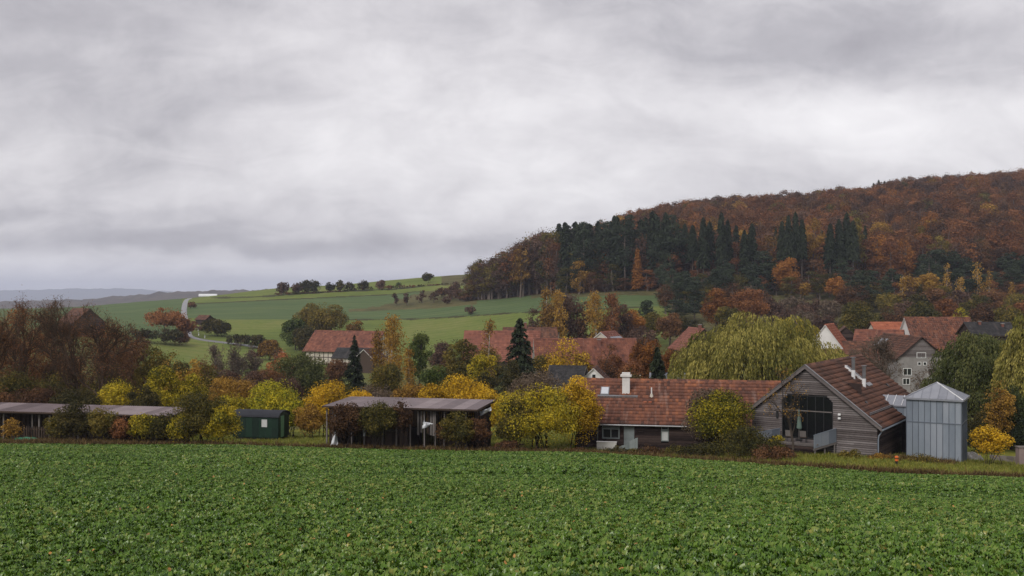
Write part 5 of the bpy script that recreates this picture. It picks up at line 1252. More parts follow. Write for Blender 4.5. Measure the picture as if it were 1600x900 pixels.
# ------------------------------------------------------------------ village houses
def village():
    def z(py, Y): return (HY - py) * Y / F
    def hz(px, Y, ridge, eave, **k):
        b = G(px, Y).z; return dict(hr=z(ridge, Y) - b, hw=z(eave, k.get('eY', Y)) - b)
    house(546, 298, -20, 22, 13, **hz(546, 298, 517, 545), wall=M_CREAM, tmat=T_OLD, timber=1.5, tw=.6, th=.6, over=.7, label='half-timbered barn with long faded red roof at the foot of the green slope', name='timber_framed_barn', cat='barn')
    house(553, 283, -20, 10, 6.5, hw=3.6, hr=6.1, wall=M_CREAM, tmat=T_SLATE, timber=1.3, tw=.5, th=.5, label='low grey-roofed annex with timbered white gable before the half-timbered barn', name='annex', cat='house')
    house(579, 276, 68, 7, 5.5, hw=3.9, hr=6.3, wall=M_WOODBROWN, tmat=T_BROWN, verge=M_WHITE, tw=.5, th=.5, label='small dark gable with white verge boards right of the dark spruce by the barn', name='gabled_porch_house', cat='house')
    house(127, 312, -52, 18, 9, hw=3.9, hr=7.9, wall=M_WOODDARK, tmat=T_BROWN, tw=.6, th=.6, gable_boards=M_WOODBROWN, label='brown-roofed barn with dark gable behind the bare trees far left', name='field_barn', cat='barn')
    house(320, 384, -35, 6, 4, hw=2.2, hr=3.6, wall=M_WOODDARK, tmat=T_BROWN, tw=.6, th=.6, label='small brown field hut beside the road bend on the slope', name='field_hut', cat='hut')
    house(785, 232, -4, 17, 11, **hz(785, 232, 517, 560), wall=M_WOODBROWN, tmat=T_ROSE, tw=.55, th=.55, chim=((-3.5, -1.4, 1.0, .6),), label='house with bright rose-red roof just left of the big dark spruce')
    house(828, 262, 3, 13.5, 9, **hz(828, 262, 511.5, 533), wall=M_WHITE, tmat=T_BROWN, tw=.55, th=.55, chim=((-1.2, 0, 1.2, .7),), wins=(('right', -.5, 5.6, .9, 1.1, 1),), label='house with dark brown roof and white right gable behind the rose roof')
    house(914, 190, 2, 18.8, 12, **hz(914, 190, 529, 579), wall=M_WHITE, tmat=T_OLD, tw=.45, th=.5, timber=None, wins=(('right', -3.5, 3.2, 1.0, 1.2, 1), ('right', -1.3, 5.6, 1.0, 1.2, 1), ('right', 1.6, 5.6, 1.0, 1.2, 1), ('front', 6, 1.2, 1.1, 1.3, 1), ('front', 3.5, 1.2, 1.1, 1.3, 1)), chim=((2.5, -1.2, 1.0, .65),), verge=M_WHITE, label='wide old red-roofed house with white gable verge in the middle of the village')
    e = house(950, 224, 62, 8, 6.5, **hz(950, 224, 518, 536), wall=M_CREAM, tmat=T_ROSE, tw=.55, th=.55, verge=M_WHITEMETAL, label='small house with red and pale metal roof peeking above the wide red roof')
    mbx(-3, 3, -1.6, -.4, 0, .08).build('metal_roof_sheet', M_ZINCROOF, e).matrix_local = Matrix.Translation((0, -1.35, hz(950, 224, 518, 536)['hr'] - .85)) @ Matrix.Rotation(math.atan2(hz(950, 224, 518, 536)['hr'] - hz(950, 224, 518, 536)['hw'], 3.25), 4, 'X')
    house(1088, 204, 97, 10, 8.4, **hz(1088, 198, 514, 546), wall=M_WOODBROWN, tmat=T_ROSE, tw=.5, th=.55, wins=(('left', 1.0, 3.0, 1.0, 1.2, 1),), chim=((-3, .2, .9, .6),), label='house with tan-red roof slope half hidden left of the big willow')
    house(887, 141, -14, 4.6, 7.5, **hz(888, 139, 572.5, 600), wall=M_CREAM, tmat=T_SLATE, tw=.35, th=.35, timber=1.4, verge=M_CREAM, label='dark mossy slate roof with timbered left gable behind the long house')
    house(930, 143, 80, 5, 4.4, **hz(930, 141, 574, 597), wall=M_WHITE, tmat=T_BROWN, tw=.4, th=.4, over=.25, wins=(('left', -.35, 4.6, .6, .8, 0),), verge=M_WHITE, label='narrow white gable with small window beside the dark slate roof')
    house(1056, 119, -8, 5.5, 4.5, **hz(1056, 119, 584, 597), wall=M_GREYWALL, tmat=M_ZINCROOF, tw=.7, th=1.2, label='pale metal roof of an outbuilding between dark cypress and willow', name='outbuilding', cat='outbuilding')
    # right-hand cluster
    house(1296, 170, 62, 7, 6.4, **hz(1290, 168, 506.5, 547), wall=M_WHITE, tmat=T_ORANGE, tw=.45, th=.5, over=.3, verge=M_WHITE, label='white gable with steep orange tiled roof right of the big willow')
    house(1320, 194, 74, 7, 5.2, **hz(1318, 190, 511, 530), wall=M_WOODDARK, tmat=T_BROWN, tw=.45, th=.5, gable_boards=M_WOODDARK, label='dark boarded gable peeking out behind the orange-roofed white gable')
    house(1343, 168, -6, 9.5, 8, **hz(1343, 166, 534, 560), wall=M_GREYWALL, tmat=T_BROWN, tw=.4, th=.45, label='red-brown roofed barn between white gable and grey gabled house', name='village_barn', cat='barn')
    house(1374, 186, -28, 8, 8, **hz(1366, 184, 516, 545), wall=M_WOODDARK, tmat=T_OLD, tw=.45, th=.5, label='rusty roofed outbuilding below the bright orange roof', name='outbuilding', cat='outbuilding')
    house(1328, 148, -4, 9, 7, **hz(1328, 146, 547, 570), wall=M_WOODDARK, tmat=T_BROWN, tw=.4, th=.45, label='low red-brown roof just above the big timber barn ridge', name='outbuilding', cat='outbuilding')
    house(1390, 208, 2, 7.5, 8, **hz(1388, 206, 504, 526), wall=M_CREAM, tmat=T_ORANGE, tw=.5, th=.55, label='house with bright orange roof left of the largest red roof')
    house(1464, 188, -3, 11.4, 11.5, **hz(1464, 186, 496.5, 545), wall=M_WHITE, tmat=T_RED, tw=.42, th=.48, wins=(('left', 1.2, 6.8, .8, 1.0, 1),), verge=M_WHITE, label='largest red-brown roof at the right of the village with white left gable')
    b = G(1409, 147).z
    house(1409, 147, 90, 14, 6.6, hw=z(558, 140) - b, hr=z(526.5, 140) - b, wall=M_GREYWALL, tmat=T_BROWN, tw=.4, th=.45, gable_boards=M_WOODGREY, verge=M_WOODDARK,
          wins=(('left', -.65, z(559.5, 140) - b, 1.3, .8, 1), ('left', -.75, z(571, 140) - b, .5, .5, 0), ('left', .02, z(571, 140) - b, .5, .5, 0), ('left', -2.15, z(586.5, 140) - b, 1.25, 1.0, 1), ('left', 1.35, z(586.5, 140) - b, 1.2, 1.0, 1), ('left', -1.7, z(601, 140) - b, .7, .9, 0), ('left', 1.6, z(601, 140) - b, 1.0, .9, 1)), label='tall grey slate-hung gabled house with paired white windows')
    house(1542, 178, -3, 7.4, 7, **hz(1542, 176, 504, 522), wall=M_WOODDARK, tmat=T_SLATE, tw=.45, th=.45, chim=((-1.5, -.6, .5, .4), (2.2, -1.2, .45, .4)), label='house with dark slate roof between the right willows')
    # skylight on the grey house's left slope
    sk = [o for o in bpy.data.objects if o.get('label', '').startswith('tall grey slate')][0]
    hr_, hw_ = z(526.5, 140) - b, z(558, 140) - b; ang = math.atan2(hr_ - hw_, 3.3)
    o = mbx(-.2, 2.6, -.8, .8, 0, .1).build('roof_window', M_ZINCROOF, sk); o.matrix_local = Matrix.Translation((2.5, 1.6, hr_ - 1.6 * math.tan(ang) + .12)) @ Matrix.Rotation(-ang, 4, 'X')
village()

# ------------------------------------------------------------------ small things
def small_things():
    # white plastic flaps at the tall shed
    def flap(label, pts, Y, name='plastic_sheet', seed=1):
        rng = R(seed); n = 7; A = [P(p[0], p[1], Y) for p in pts]; o = A[0]; e_pts = []
        V = []
        for i in range(n + 1):
            for j in range(n + 1):
                u, v = i / n, j / n
                p = (A[0] * (1 - u) + A[1] * u) * (1 - v) + (A[3] * (1 - u) + A[2] * u) * v
                p = p + Vector((rng.normal() * .02, .16 * math.sin(u * 7 + v * 3) + .05 * rng.normal(), rng.normal() * .02)); V.append(p - o)
        Q = [(i * (n + 1) + j, (i + 1) * (n + 1) + j, (i + 1) * (n + 1) + j + 1, i * (n + 1) + j + 1) for i in range(n) for j in range(n)]
        me = np_mesh(name, np.array([tuple(p) for p in V]), Q, M_PLASTIC, smooth=True); ob = link_mesh(name, me); ob.location = o
        sm = ob.modifiers.new('thick', 'SOLIDIFY'); sm.thickness = .015
        tag(ob, label, 'plastic sheet')
    flap('long white plastic strip hanging to the ground at the left shed corner', [(524, 671), (527, 671), (527, 701), (514, 702)], 82.7, seed=1)
    flap('tiny scrap of white plastic tied to a shed post', [(567.5, 674), (570.5, 674), (570.5, 681.5), (568, 681.5)], 83.0, seed=2)
    flap('pointed white plastic rag flapping in front of the shed', [(662, 657), (664.5, 660), (677, 662), (658.5, 671)], 81.9, seed=3)
    flap('torn white plastic bundle under the right shed eave', [(746, 645), (767, 636), (768, 641), (750, 650)], 84.2, seed=4)
    # orange and black hydrant marker post in the grass
    g = G(1401, 71, .16); e = empty('marker_post', g, 0, 'short orange and black marker post standing alone in the mown grass', 'marker post')
    m = MB(); m.tube([(0, 0, -.2), (0, 0, .22)], .10, 10); m.build('base', M_BLACK, e)
    m = MB(); m.tube([(0, 0, .22), (0, 0, .36)], .12, 10); m.build('band', M_ORANGE, e)
    m = MB(); m.tube([(0, 0, .36), (0, 0, .43)], .10, 10); m.build('neck', M_BLACK, e)
    m = MB(); m.tube([(0, 0, .43), (0, 0, .54), (0, 0, .58)], [.13, .13, .06], 10); m.build('cap', M_ORANGE, e)
    # crumpled white tarpaulin behind the yellow shrub, low stone wall and pillar at far right
    rng = R(31); c = P(1519, 727, 85.5); n = 16; V = []
    for i in range(n + 1):
        for j in range(n + 1):
            u, v = i / n * 2 - 1, j / n * 2 - 1; hgt = 1.42 * max(0, 1 - abs(u) ** 3) * max(0, 1 - abs(v) ** 3)
            V.append((u * 1.15 + rng.normal() * .05, v * .9 + rng.normal() * .05, hgt * rng.uniform(.8, 1.05) - .3))
    Q = [(i * (n + 1) + j, (i + 1) * (n + 1) + j, (i + 1) * (n + 1) + j + 1, i * (n + 1) + j + 1) for i in range(n) for j in range(n)]
    o = link_mesh('tarpaulin_heap', np_mesh('tarpaulin_heap', V, Q, surf('white_tarpaulin', [(.35, (.20, .19, .17)), (.5, (.55, .54, .53)), (.8, (.70, .70, .70))], 2.2, .5, .3, bump=.4, bscale=6))); o.location = c; tag(o, 'crumpled white tarpaulin heap between the grey tower and the yellow shrub', 'tarpaulin')
    w0, w1 = G(1550, 87), G(1680, 84); e = empty('stone_wall', w0, math.atan2(w1.y - w0.y, w1.x - w0.x), 'low grey stone garden wall behind the yellow shrub at far right', 'wall')
    L = (w1 - w0).length; rng = R(33)
    for r_ in range(3):
        x = -.1 * r_
        while x < L: w = rng.uniform(.35, .65); mbx(x + .012, x + w - .012, -.16 - rng.uniform(0, .02), .16, -.25 + r_ * .25, -.25 + r_ * .25 + .235, rng.random()).build('stone', M_STONE, e); x += w
    pl = P(1598, 724, 83.5); e = empty('stone_pillar', pl, 0, 'pinkish rendered pillar at the right picture edge above the stone wall', 'pillar')
    mp = surf('pink_render', [(.2, (.20, .15, .14)), (.8, (.32, .25, .235))], 2, .9, .1, fine=.3)
    mbx(-.45, .6, -.3, .3, -.8, 1.32).build('shaft', mp, e); mbx(-.5, .65, -.35, .35, 1.322, 1.42).build('cap', M_STONE, e)
    # green tarpaulin mound by the left shed
    rng = R(35); c = G(40, 87.3); V = []
    for i in range(n + 1):
        for j in range(n + 1): u, v = i / n * 2 - 1, j / n * 2 - 1; V.append((u * 1.35, v * .5, .52 * max(0, 1 - u ** 4) * max(0, 1 - v ** 4) * rng.uniform(.85, 1.1) - .08))
    o = link_mesh('tarpaulin_mound', np_mesh('tarpaulin_mound', V, Q, M_GREENSHEET, smooth=True)); o.location = c; tag(o, 'low mound covered with green tarpaulin before the left shed', 'tarpaulin')
    # road marker posts and the white tunnel on the ridge
    for px, py, lb in ((305.5, 513, 'white road marker post highest up the bend'), (309.5, 518, 'white road marker post just below the highest one'), (310.5, 524.5, 'white road marker post at the inside of the bend'), (320, 528.5, 'white road marker post right of the road bend')):
        Y = solveY(px, py, 300, 500); g = G(px, Y); e = empty('road_post', g, 0, lb, 'marker post', 'white posts along the road')
        mbx(-.13, .13, -.1, .1, -.3, 1.05).build('post', M_WHITEMETAL, e); mbx(-.135, .135, -.105, .105, .72, .9).build('band', M_BLACK, e)
    g = G(325, 596); e = empty('white_tunnel', g, math.radians(9), 'long low white foil tunnel lying on the ridge beside the road top', 'foil tunnel')
    m = MB(); k = 8; n2 = 12; L = 10.5
    for i in range(n2):
        for j in range(k):
            a0, a1 = math.pi * j / k, math.pi * (j + 1) / k; x0, x1 = -L / 2 + L * i / n2, -L / 2 + L * (i + 1) / n2
            m.quad((x0, -1.2 * math.cos(a0), 1.45 * math.sin(a0)), (x1, -1.2 * math.cos(a0), 1.45 * math.sin(a0)), (x1, -1.2 * math.cos(a1), 1.45 * math.sin(a1)), (x0, -1.2 * math.cos(a1), 1.45 * math.sin(a1)))
    m.build('foil', M_PLASTIC, e)
    for s in (-1, 1): q = MB(); q.add([(s * L / 2, -1.2 * math.cos(math.pi * j / 8), 1.45 * math.sin(math.pi * j / 8)) for j in range(9)], [tuple(range(9))[::s]]); q.build('end_wall', M_PLASTIC, e)
    # pasture fence below the wood
    e = None; x0 = 0
    pts = [G(px, Y) for px, Y in ((1000, 318), (1012, 317), (1024, 316), (1036, 315), (1048, 314), (1060, 313), (1072, 312))]
    e = empty('pasture_fence', pts[0], 0, 'pale wooden pasture fence below the pines behind the village', 'fence')
    for p in pts: q = p - pts[0]; mbx(q.x - .09, q.x + .09, q.y - .09, q.y + .09, q.z - .4, q.z + 1.4).build('post', M_POST, e)
    for a, b in zip(pts[:-1], pts[1:]):
        for zz in (.7, 1.2): m = MB(); m.beam(a - pts[0] + Vector((0, -.1, zz)), b - pts[0] + Vector((0, -.1, zz)), .06, .12); m.build('rail', M_POST, e)
small_things()
# ------------------------------------------------------------------ trees and shrubs one by one
def plants():
    T = tree
    # far left: the bare brown trees
    T('bare', 'rust', 22, 474, 112, 95, 'twiggy reddish-brown tree at the far left picture edge', lev=4, fan=(9, 7, 6, 6), leaves=5600, k=.65)
    T('bare', 'brown', 70, 480, 118, 90, 'twiggy brown tree second from the left above the low shed', lev=4, fan=(9, 7, 6, 6), leaves=5000, k=.65)
    T('bare', 'brown', 125, 472, 104, 112, 'bare tree with thick dark trunk standing behind the low shed', lev=4, fan=(11, 7, 6, 6), leaves=3400, k=.65)
    T('bare', 'rust', 160, 482, 101, 128, 'wide leaning bare tree right of the thick-trunked one', lev=4, fan=(11, 7, 6, 6), leaves=3400, k=.65)
    T('bare', 'brown', -25, 490, 104, 90, 'twiggy brown tree cut by the left picture edge', lev=4, fan=(9, 7, 6, 6), leaves=5000, k=.65)
    T('tree', 'rust', 38, 476, 124, 104, 'rounded russet tree among the bare trees at far left', airy=.76, tf=.1, nclump=44, base=.5); T('tree', 'rust', 98, 484, 127, 100, 'rounded russet tree left of the thick dark trunk', airy=.78, tf=.1, nclump=44, base=.5); T('tree', 'brown', 160, 486, 121, 96, 'rounded brown crown behind the leaning bare tree', airy=.76, tf=.1, nclump=44, base=.6); T('tree', 'brown', -10, 486, 118, 90, 'rounded brown crown cut by the left picture edge', airy=.72, tf=.1, nclump=40, base=.6)
    T('bush', 'olive', 20, 570, 108, 90, 'dull olive thicket under the leftmost bare trees', airy=.4); T('bush', 'olive', 95, 575, 112, 100, 'olive-brown thicket between two bare trees above the low shed', airy=.4)
    T('bush', 'olive', 165, 560, 110, 80, 'olive brown thicket right of the thick bare trunk', airy=.2); T('bush', 'brown', 55, 600, 98, 110, 'dark brown thicket close behind the low shed roof', airy=.2)
    T('bush', 'olivedark', 120, 605, 97, 90, 'dark olive thicket behind the middle of the low shed', airy=.2); T('bush', 'yelgreen', 185, 588, 99, 70, 'yellow-green bush behind the right part of the low shed', airy=.25)
    T('bush', 'brown', -30, 590, 100, 100, 'brown thicket at the left picture edge behind the shed', airy=.2)
    T('tree', 'brown', 208, 512, 150, 64, 'dull brown tree in the gap right of the bare trees', airy=.3, tf=.1); T('tree', 'olive', 236, 532, 125, 64, 'olive brown tree left of the orange-topped tree', airy=.3)
    T('tree', 'brown', 188, 540, 128, 60, 'brown-leaved tree close behind the leaning bare tree', airy=.35)
    T('tree', 'gold', 268, 552, 116, 42, 'small orange-topped tree above the end of the low shed'); T('tree', 'gold', 303, 556, 117, 34, 'slim orange-topped tree right of its twin above the shed end')
    T('bush', 'yelgreen', 252, 572, 103, 80, 'dark yellow-green bush behind the right end of the low shed', airy=.2, base=.35); T('bush', 'yelgreen', 294, 578, 105, 68, 'yellow-green bush between the low shed and the big hedge shrub', base=.35)
    T('bush', 'olivedark', 222, 598, 97, 60, 'dark olive bush just behind the low shed roof'); T('bush', 'olive', 326, 566, 122, 56, 'brown bush below the pale bare willows', airy=.3)
    T('tree', 'brown', 172, 535, 116, 56, 'brown leafy tree between two bare trunks', airy=.3, tf=.1); T('tree', 'olive', 268, 545, 140, 50, 'olive tree behind the orange-topped twins', airy=.15); T('tree', 'brown', 318, 552, 150, 44, 'brown tree left of the pale willow bushes', airy=.3); T('bush', 'gold', 345, 588, 110, 60, 'golden bush left of the wide golden-brown shrub', airy=.15)
    # in front of the low shed
    T('bush', 'gold', 18, 652, 87.5, 38, 'sparse orange-yellow bush in front of the low shed at far left', airy=.55); T('bush', 'olive', 92, 646, 87, 46, 'thin olive-brown bush in front of the low shed', airy=.5)
    T('bush', 'olivedark', 118, 626, 86.6, 62, 'dark green bush in front of the low shed middle', airy=.35); T('bush', 'olive', 160, 634, 86.3, 52, 'olive bush with rusty tips before the low shed', airy=.4)
    T('bush', 'yelgreen', 222, 644, 86, 46, 'thin yellow-green bush before the right part of the low shed', airy=.5); T('bush', 'olive', 252, 644, 85.8, 52, 'thin olive bush before the end of the low shed', airy=.55); T('bush', 'rust', 192, 648, 86, 46, 'low reddish bush among those before the low shed', airy=.5)
    T('bush', 'olive', 314, 606, 85.5, 96, 'big olive and yellow hedge shrub between low shed and green wagon', nclump=48); T('bush', 'yelgreen', 348, 634, 84.8, 66, 'yellow-green shrub nearest the green wagon', airy=.2); T('bush', 'yelgreen', 285, 645, 85, 50, 'yellow-green shrub at the end of the low shed', airy=.2)
    # behind the wagon and tall shed
    T('bush', 'gold', 372, 585, 116, 90, 'wide golden-brown shrub behind the wagon on the left'); T('bush', 'lime', 428, 590, 106, 92, 'bright yellow-green shrub directly behind the green wagon', nclump=46); T('bush', 'yelgreen', 362, 612, 104, 62, 'yellow-olive shrub left behind the green wagon')
    T('bush', 'lime', 455, 614, 101.5, 46, 'bright lime shrub right behind the wagon end'); T('bush', 'yellow', 508, 592, 102, 78, 'golden-yellow leafy shrub between wagon and tall shed', nclump=46); T('bush', 'gold', 482, 628, 98, 46, 'low golden shrub at the left of the tall shed', airy=.2)
    T('bush', 'greybrown', 590, 598, 110, 70, 'grey-brown half bare shrub behind the tall shed roof', airy=.3); T('bush', 'yellow', 560, 604, 106, 56, 'yellow shrub behind the left part of the tall shed roof'); T('bush', 'gold', 640, 596, 108, 66, 'golden-brown shrub behind the middle of the tall shed roof', airy=.15)
    T('bush', 'yellow', 722, 582, 104, 118, 'wide dome-shaped bright yellow shrub above the tall shed roof', nclump=60); T('bush', 'yellow', 672, 598, 101, 56, 'smaller yellow shrub left of the wide yellow dome'); T('bush', 'yellow', 767, 606, 99, 50, 'yellow shrub between tall shed and the big round shrub')
    # in front of the tall shed
    T('bush', 'redbush', 540, 628, 82.6, 62, 'dark reddish-brown shrub at the left of the tall shed front', airy=.4, tf=.2); T('bush', 'olive', 590, 624, 82.2, 70, 'dark green shrub in front of the tall shed', airy=.25, tf=.25); T('bush', 'redbush', 626, 620, 82.3, 44, 'dark red-leaved shrub at the middle of the tall shed front', airy=.4, tf=.25)
    T('bush', 'olive', 716, 640, 81.8, 62, 'dark olive shrub before the right part of the tall shed', airy=.4, tf=.12); T('bush', 'brown', 748, 648, 82.2, 44, 'brown shrub at the right corner of the tall shed', airy=.3, tf=.1); T('bush', 'redbush', 694, 655, 82.3, 34, 'thin brown shrub between shed posts', airy=.45, tf=.2)
    # the big round shrubs right of the shed
    T('bush', 'yelgreen', 842, 598, 84.5, 150, 'big round yellow-green shrub right of the tall shed', nclump=80, leafmax=20000, tf=.08); T('bush', 'greybrown', 838, 574, 87.5, 110, 'grey-brown twiggy top rising from the big round shrub', airy=.35, nclump=50); T('bush', 'yellow', 903, 586, 86, 76, 'golden-yellow shrub at the left end of the long house', nclump=54, leafmax=16000)
    T('bush', 'olive', 808, 620, 83.6, 70, 'olive lower shrub at the left of the big round one', base=.4); T('bramble', 'brown', 795, 685, 82, 60, 'low brown bramble at the foot of the big round shrub', cat='shrub')
    T('bush', 'yelgreen', 1126, 610, 83, 104, 'olive-green shrub in front of the right end of the long house', nclump=64, leafmax=16000, tf=.1, base=.28); T('bush', 'greybrown', 1112, 606, 85, 90, 'twiggy grey top behind the olive shrub at the long house', airy=.5)
    T('bramble', 'olive', 1168, 660, 78.5, 135, 'wide olive-brown bramble mound before the glazed barn', N=7000); T('bramble', 'brown', 1205, 690, 76, 90, 'low brown bramble at the right foot of the mound', N=3500); T('bramble', 'olivedark', 1100, 686, 80, 80, 'low dark bramble at the left foot of the mound', N=3000)
    for px, y, w, p, lb in ((905, 697, 40, 'redbush', 'low reddish weeds under the yellow shrub'), (962, 695, 60, 'olivedark', 'low dark weeds before the white bin'), (1015, 692, 60, 'redbush', 'low brownish weeds under the small window'), (1060, 692, 60, 'olive', 'low olive weeds before the house wall'), (1085, 700, 50, 'redbush', 'low brown weeds near the bramble mound'), (990, 698, 40, 'olive', 'low olive weeds below the house door')):
        T('bramble', p, px, y, 82, w, lb, name='weed_clump', cat='weeds', N=1500, k=.8)
    T('bramble', 'yelgreen', 1215, 672, 81, 40, 'tall yellowish grass clump left of the terrace', N=1500); T('bramble', 'olive', 1330, 700, 77.5, 46, 'low grassy tuft at the barn corner', N=1200); T('bramble', 'gold', 1375, 706, 77, 46, 'tall dry grass clump between barn and tower', N=1500, k=.7); T('bramble', 'olive', 1440, 703, 76, 60, 'dry grass clump before the zinc tower', N=900, k=.7)
    # pruned old fruit tree in front of the barn, few yellow leaves
    T('bare', 'gold', 1239, 575, 76, 82, 'gnarled nearly bare fruit tree with few yellow leaves before the barn', lev=4, fan=(6, 4, 4, 3), leaves=420, up=.35, bark=M_BARK, name='fruit_tree')
    T('bush', 'yellow', 1546, 663, 80, 66, 'small yellow-leaved shrub right of the zinc tower', nclump=34, tf=.22, airy=.25)
    # village trees
    T('willow', 'willow', 1188, 488, 113, 274, 'huge weeping willow behind the long house roof', strands=5200, base=.48); T('willow', 'willowyel', 1235, 486, 121, 110, 'yellow-topped weeping willow at the back of the huge one', strands=1100)
    T('willow', 'willowgreen', 1527, 519, 106, 146, 'green weeping willow behind the zinc tower', strands=3200, base=.58); T('willow', 'willowgreen', 1572, 528, 112, 120, 'second green willow between the tower willow and picture edge', strands=1800, base=.5); T('willow', 'willow', 1606, 489, 98, 96, 'yellow-green weeping willow cut by the right picture edge', strands=2200); T('willow', 'willowgreen', 1578, 600, 95, 70, 'low dark willow branches under the right edge willow', strands=900, base=.25)
    T('tree', 'gold', 1560, 592, 92, 52, 'orange-yellow tree in the shade of the right willows', tf=.12, nclump=26); T('bush', 'olivedark', 1545, 640, 97, 110, 'dark thicket under the right willows', tf=.03); T('bush', 'spruce', 1600, 650, 93, 60, 'very dark evergreen bush at the right picture edge', tf=.03); T('bush', 'spruce', 1530, 668, 92, 50, 'dark evergreen bush right behind the zinc tower', tf=.03)
    T('bare', 'greybrown', 1385, 528, 118, 96, 'grey bare twiggy tree in front of the grey gabled house', lev=4, fan=(10, 7, 6, 5), leaves=1800, bark=M_TWIGGREY); T('bare', 'greybrown', 1350, 548, 125, 60, 'smaller grey bare tree behind the barn ridge', lev=4, fan=(8, 5, 5, 3), leaves=600, bark=M_TWIGGREY); T('bare', 'greybrown', 1440, 562, 122, 60, 'grey bare shrubby tree before the grey house windows', lev=4, fan=(7, 5, 5, 3), leaves=500, bark=M_TWIGGREY)
    T('spruce', 'spruce', 812, 495, 150, 96, 'big dark spruce in the middle of the village', N=5200, droop=.4, power=.8); T('spruce', 'spruce', 554, 524, 168, 52, 'slim dark spruce before the half-timbered barn', N=2600); T('spruce', 'spruce', 1027, 540, 118, 78, 'conical dark green cypress behind the long house', N=5200, power=.95, droop=.3, name='cypress_tree')
    T('birch', 'gold', 612, 496, 160, 66, 'golden birch with pale trunk right of the slim spruce', N=4200); T('birch', 'gold', 590, 512, 163, 36, 'golden-brown birch just left of the tallest golden birch', N=1700); T('birch', 'gold', 640, 540, 158, 32, 'low golden birch right of the tallest golden one', N=1500)
    T('tree', 'green', 655, 514, 176, 44, 'leafy green tree right of the golden birch'); T('tree', 'olive', 722, 526, 158, 66, 'olive-green tree left of the thin birch', base=.55); T('tree', 'yelgreen', 752, 548, 150, 50, 'yellow-olive tree between birch and dark spruce', base=.4, airy=.15)
    T('birch', 'gold', 760, 496, 172, 40, 'thin golden birch in front of the rose-red roof', N=900); T('tree', 'yellow', 878, 530, 150, 100, 'sparse yellow-leaved tree before the wide red roof', airy=.74, tf=.2, base=.4); T('bare', 'rust', 935, 540, 156, 70, 'reddish twiggy tree before the wide red roof', lev=4, fan=(8, 5, 5, 3), leaves=700)
    T('tree', 'orange', 1008, 527, 158, 58, 'rounded orange tree at the gable of the wide red roof'); T('tree', 'orange', 1046, 541, 166, 44, 'smaller rounded orange tree right of the dark cypress'); T('tree', 'rust', 985, 560, 140, 50, 'rust tree low behind the long house ridge', airy=.2)
    T('tree', 'willowgreen', 472, 545, 165, 86, 'leafy green tree below the timbered barn', base=.62, tf=.1, nclump=44); T('tree', 'salmon', 440, 543, 172, 40, 'salmon-orange tree left of the leafy green one'); T('tree', 'brown', 524, 560, 200, 50, 'dark brown shrub by the timbered barn annex', airy=.15)
    T('tree', 'olive', 505, 472, 332, 84, 'big olive-green rounded tree behind the timbered barn', nclump=40, base=.6); T('tree', 'green', 462, 496, 326, 48, 'dark green rounded tree left of the big olive one', tf=.08, base=.4); T('tree', 'olivedark', 480, 508, 318, 50, 'dark olive tree below the two rounded trees', tf=.06); T('tree', 'brown', 506, 518, 310, 34, 'small brown tree at the left end of the timbered barn'); T('tree', 'gold', 556, 498, 325, 30, 'pale brown tree showing over the timbered barn ridge', airy=.3)
    T('tree', 'rust', 259, 479, 345, 72, 'broad rust-orange oak left of the winding road', base=.72, tf=.1, shape='dome', nclump=40); T('tree', 'rust', 290, 494, 338, 30, 'smaller rusty tree right of the broad oak across the road', tf=.12); T('tree', 'brown', 300, 471, 470, 16, 'small brown tree beside the top of the road', tf=.08)
    for px, y, w, Y, p, lb in ((262, 512, 60, 315, 'olivedark', 'dark olive shrub beneath the rust-orange oak'), (222, 512, 46, 310, 'olivedark', 'dark shrub left of the shrubs beneath the oak'), (283, 518, 30, 318, 'brown', 'brown shrub at the road side below the oak'), (335, 496, 44, 350, 'olivedark', 'dark rounded shrub right of the winding road'), (348, 500, 26, 348, 'olivedark', 'dark shrub touching the rounded shrub by the road'), (314, 508, 22, 362, 'mauve', 'purplish shrub between road and rounded shrub'), (372, 520, 40, 330, 'olivedark', 'left half of the dark hedge along the road'), (398, 522, 40, 326, 'olivedark', 'right half of the dark hedge along the road'), (190, 520, 40, 300, 'olivedark', 'dark shrub at the right of the far left barn'), (420, 530, 36, 300, 'gold', 'pale golden shrub at the end of the roadside hedge'), (400, 546, 30, 300, 'brown', 'brown shrub below the roadside hedge')):
        T('bush', p, px, y, Y, w, lb, tf=.02)
    for i, (px, y, w) in enumerate(((345, 540, 40), (372, 536, 44), (400, 544, 40), (425, 552, 34), (360, 556, 40))): T('bare', 'greybrown', px, y, 205 + 4 * i, w, 'pale twiggy willow bush on the meadow below the road', group='bare willow bushes below the road', lev=3, fan=(22, 9, 6), leaves=700, tf=.02, up=.9, bark=M_TWIGGREY)
    for i, (px, y, w) in enumerate(((350, 572, 60), (400, 576, 60), (450, 580, 50), (380, 590, 70))): T('bush', 'mauve', px, y, 140 - 3 * i, w, 'brownish half bare thicket behind the wagon shrubs', group='brownish thickets behind the wagon', airy=.4)
    # ridge hedge
    RH = ((442, 440, 22, 'mauve'), (478, 437, 30, 'olivedark'), (491, 436, 26, 'olivedark'), (464, 441, 20, 'mauve'), (516, 440, 16, 'olivedark'), (531, 438, 16, 'olive'), (546, 440, 18, 'olivedark'), (568, 437, 20, 'olivedark'), (596, 437, 16, 'mauve'), (609, 445, 14, 'mauve'), (624, 440, 8, 'green'))
    for px, y, w, p in RH:
        Y = solveY(px, np.interp(px, [435, 500, 560, 615, 682], [461, 457, 454, 452, 446]), 420, 640); T('tree', p, px, y, Y, w, 'dark hedge tree on the ridge line of the green fields', name='hedge_tree', group='hedge trees along the ridge', tf=.03, airy=.3, k=.75)
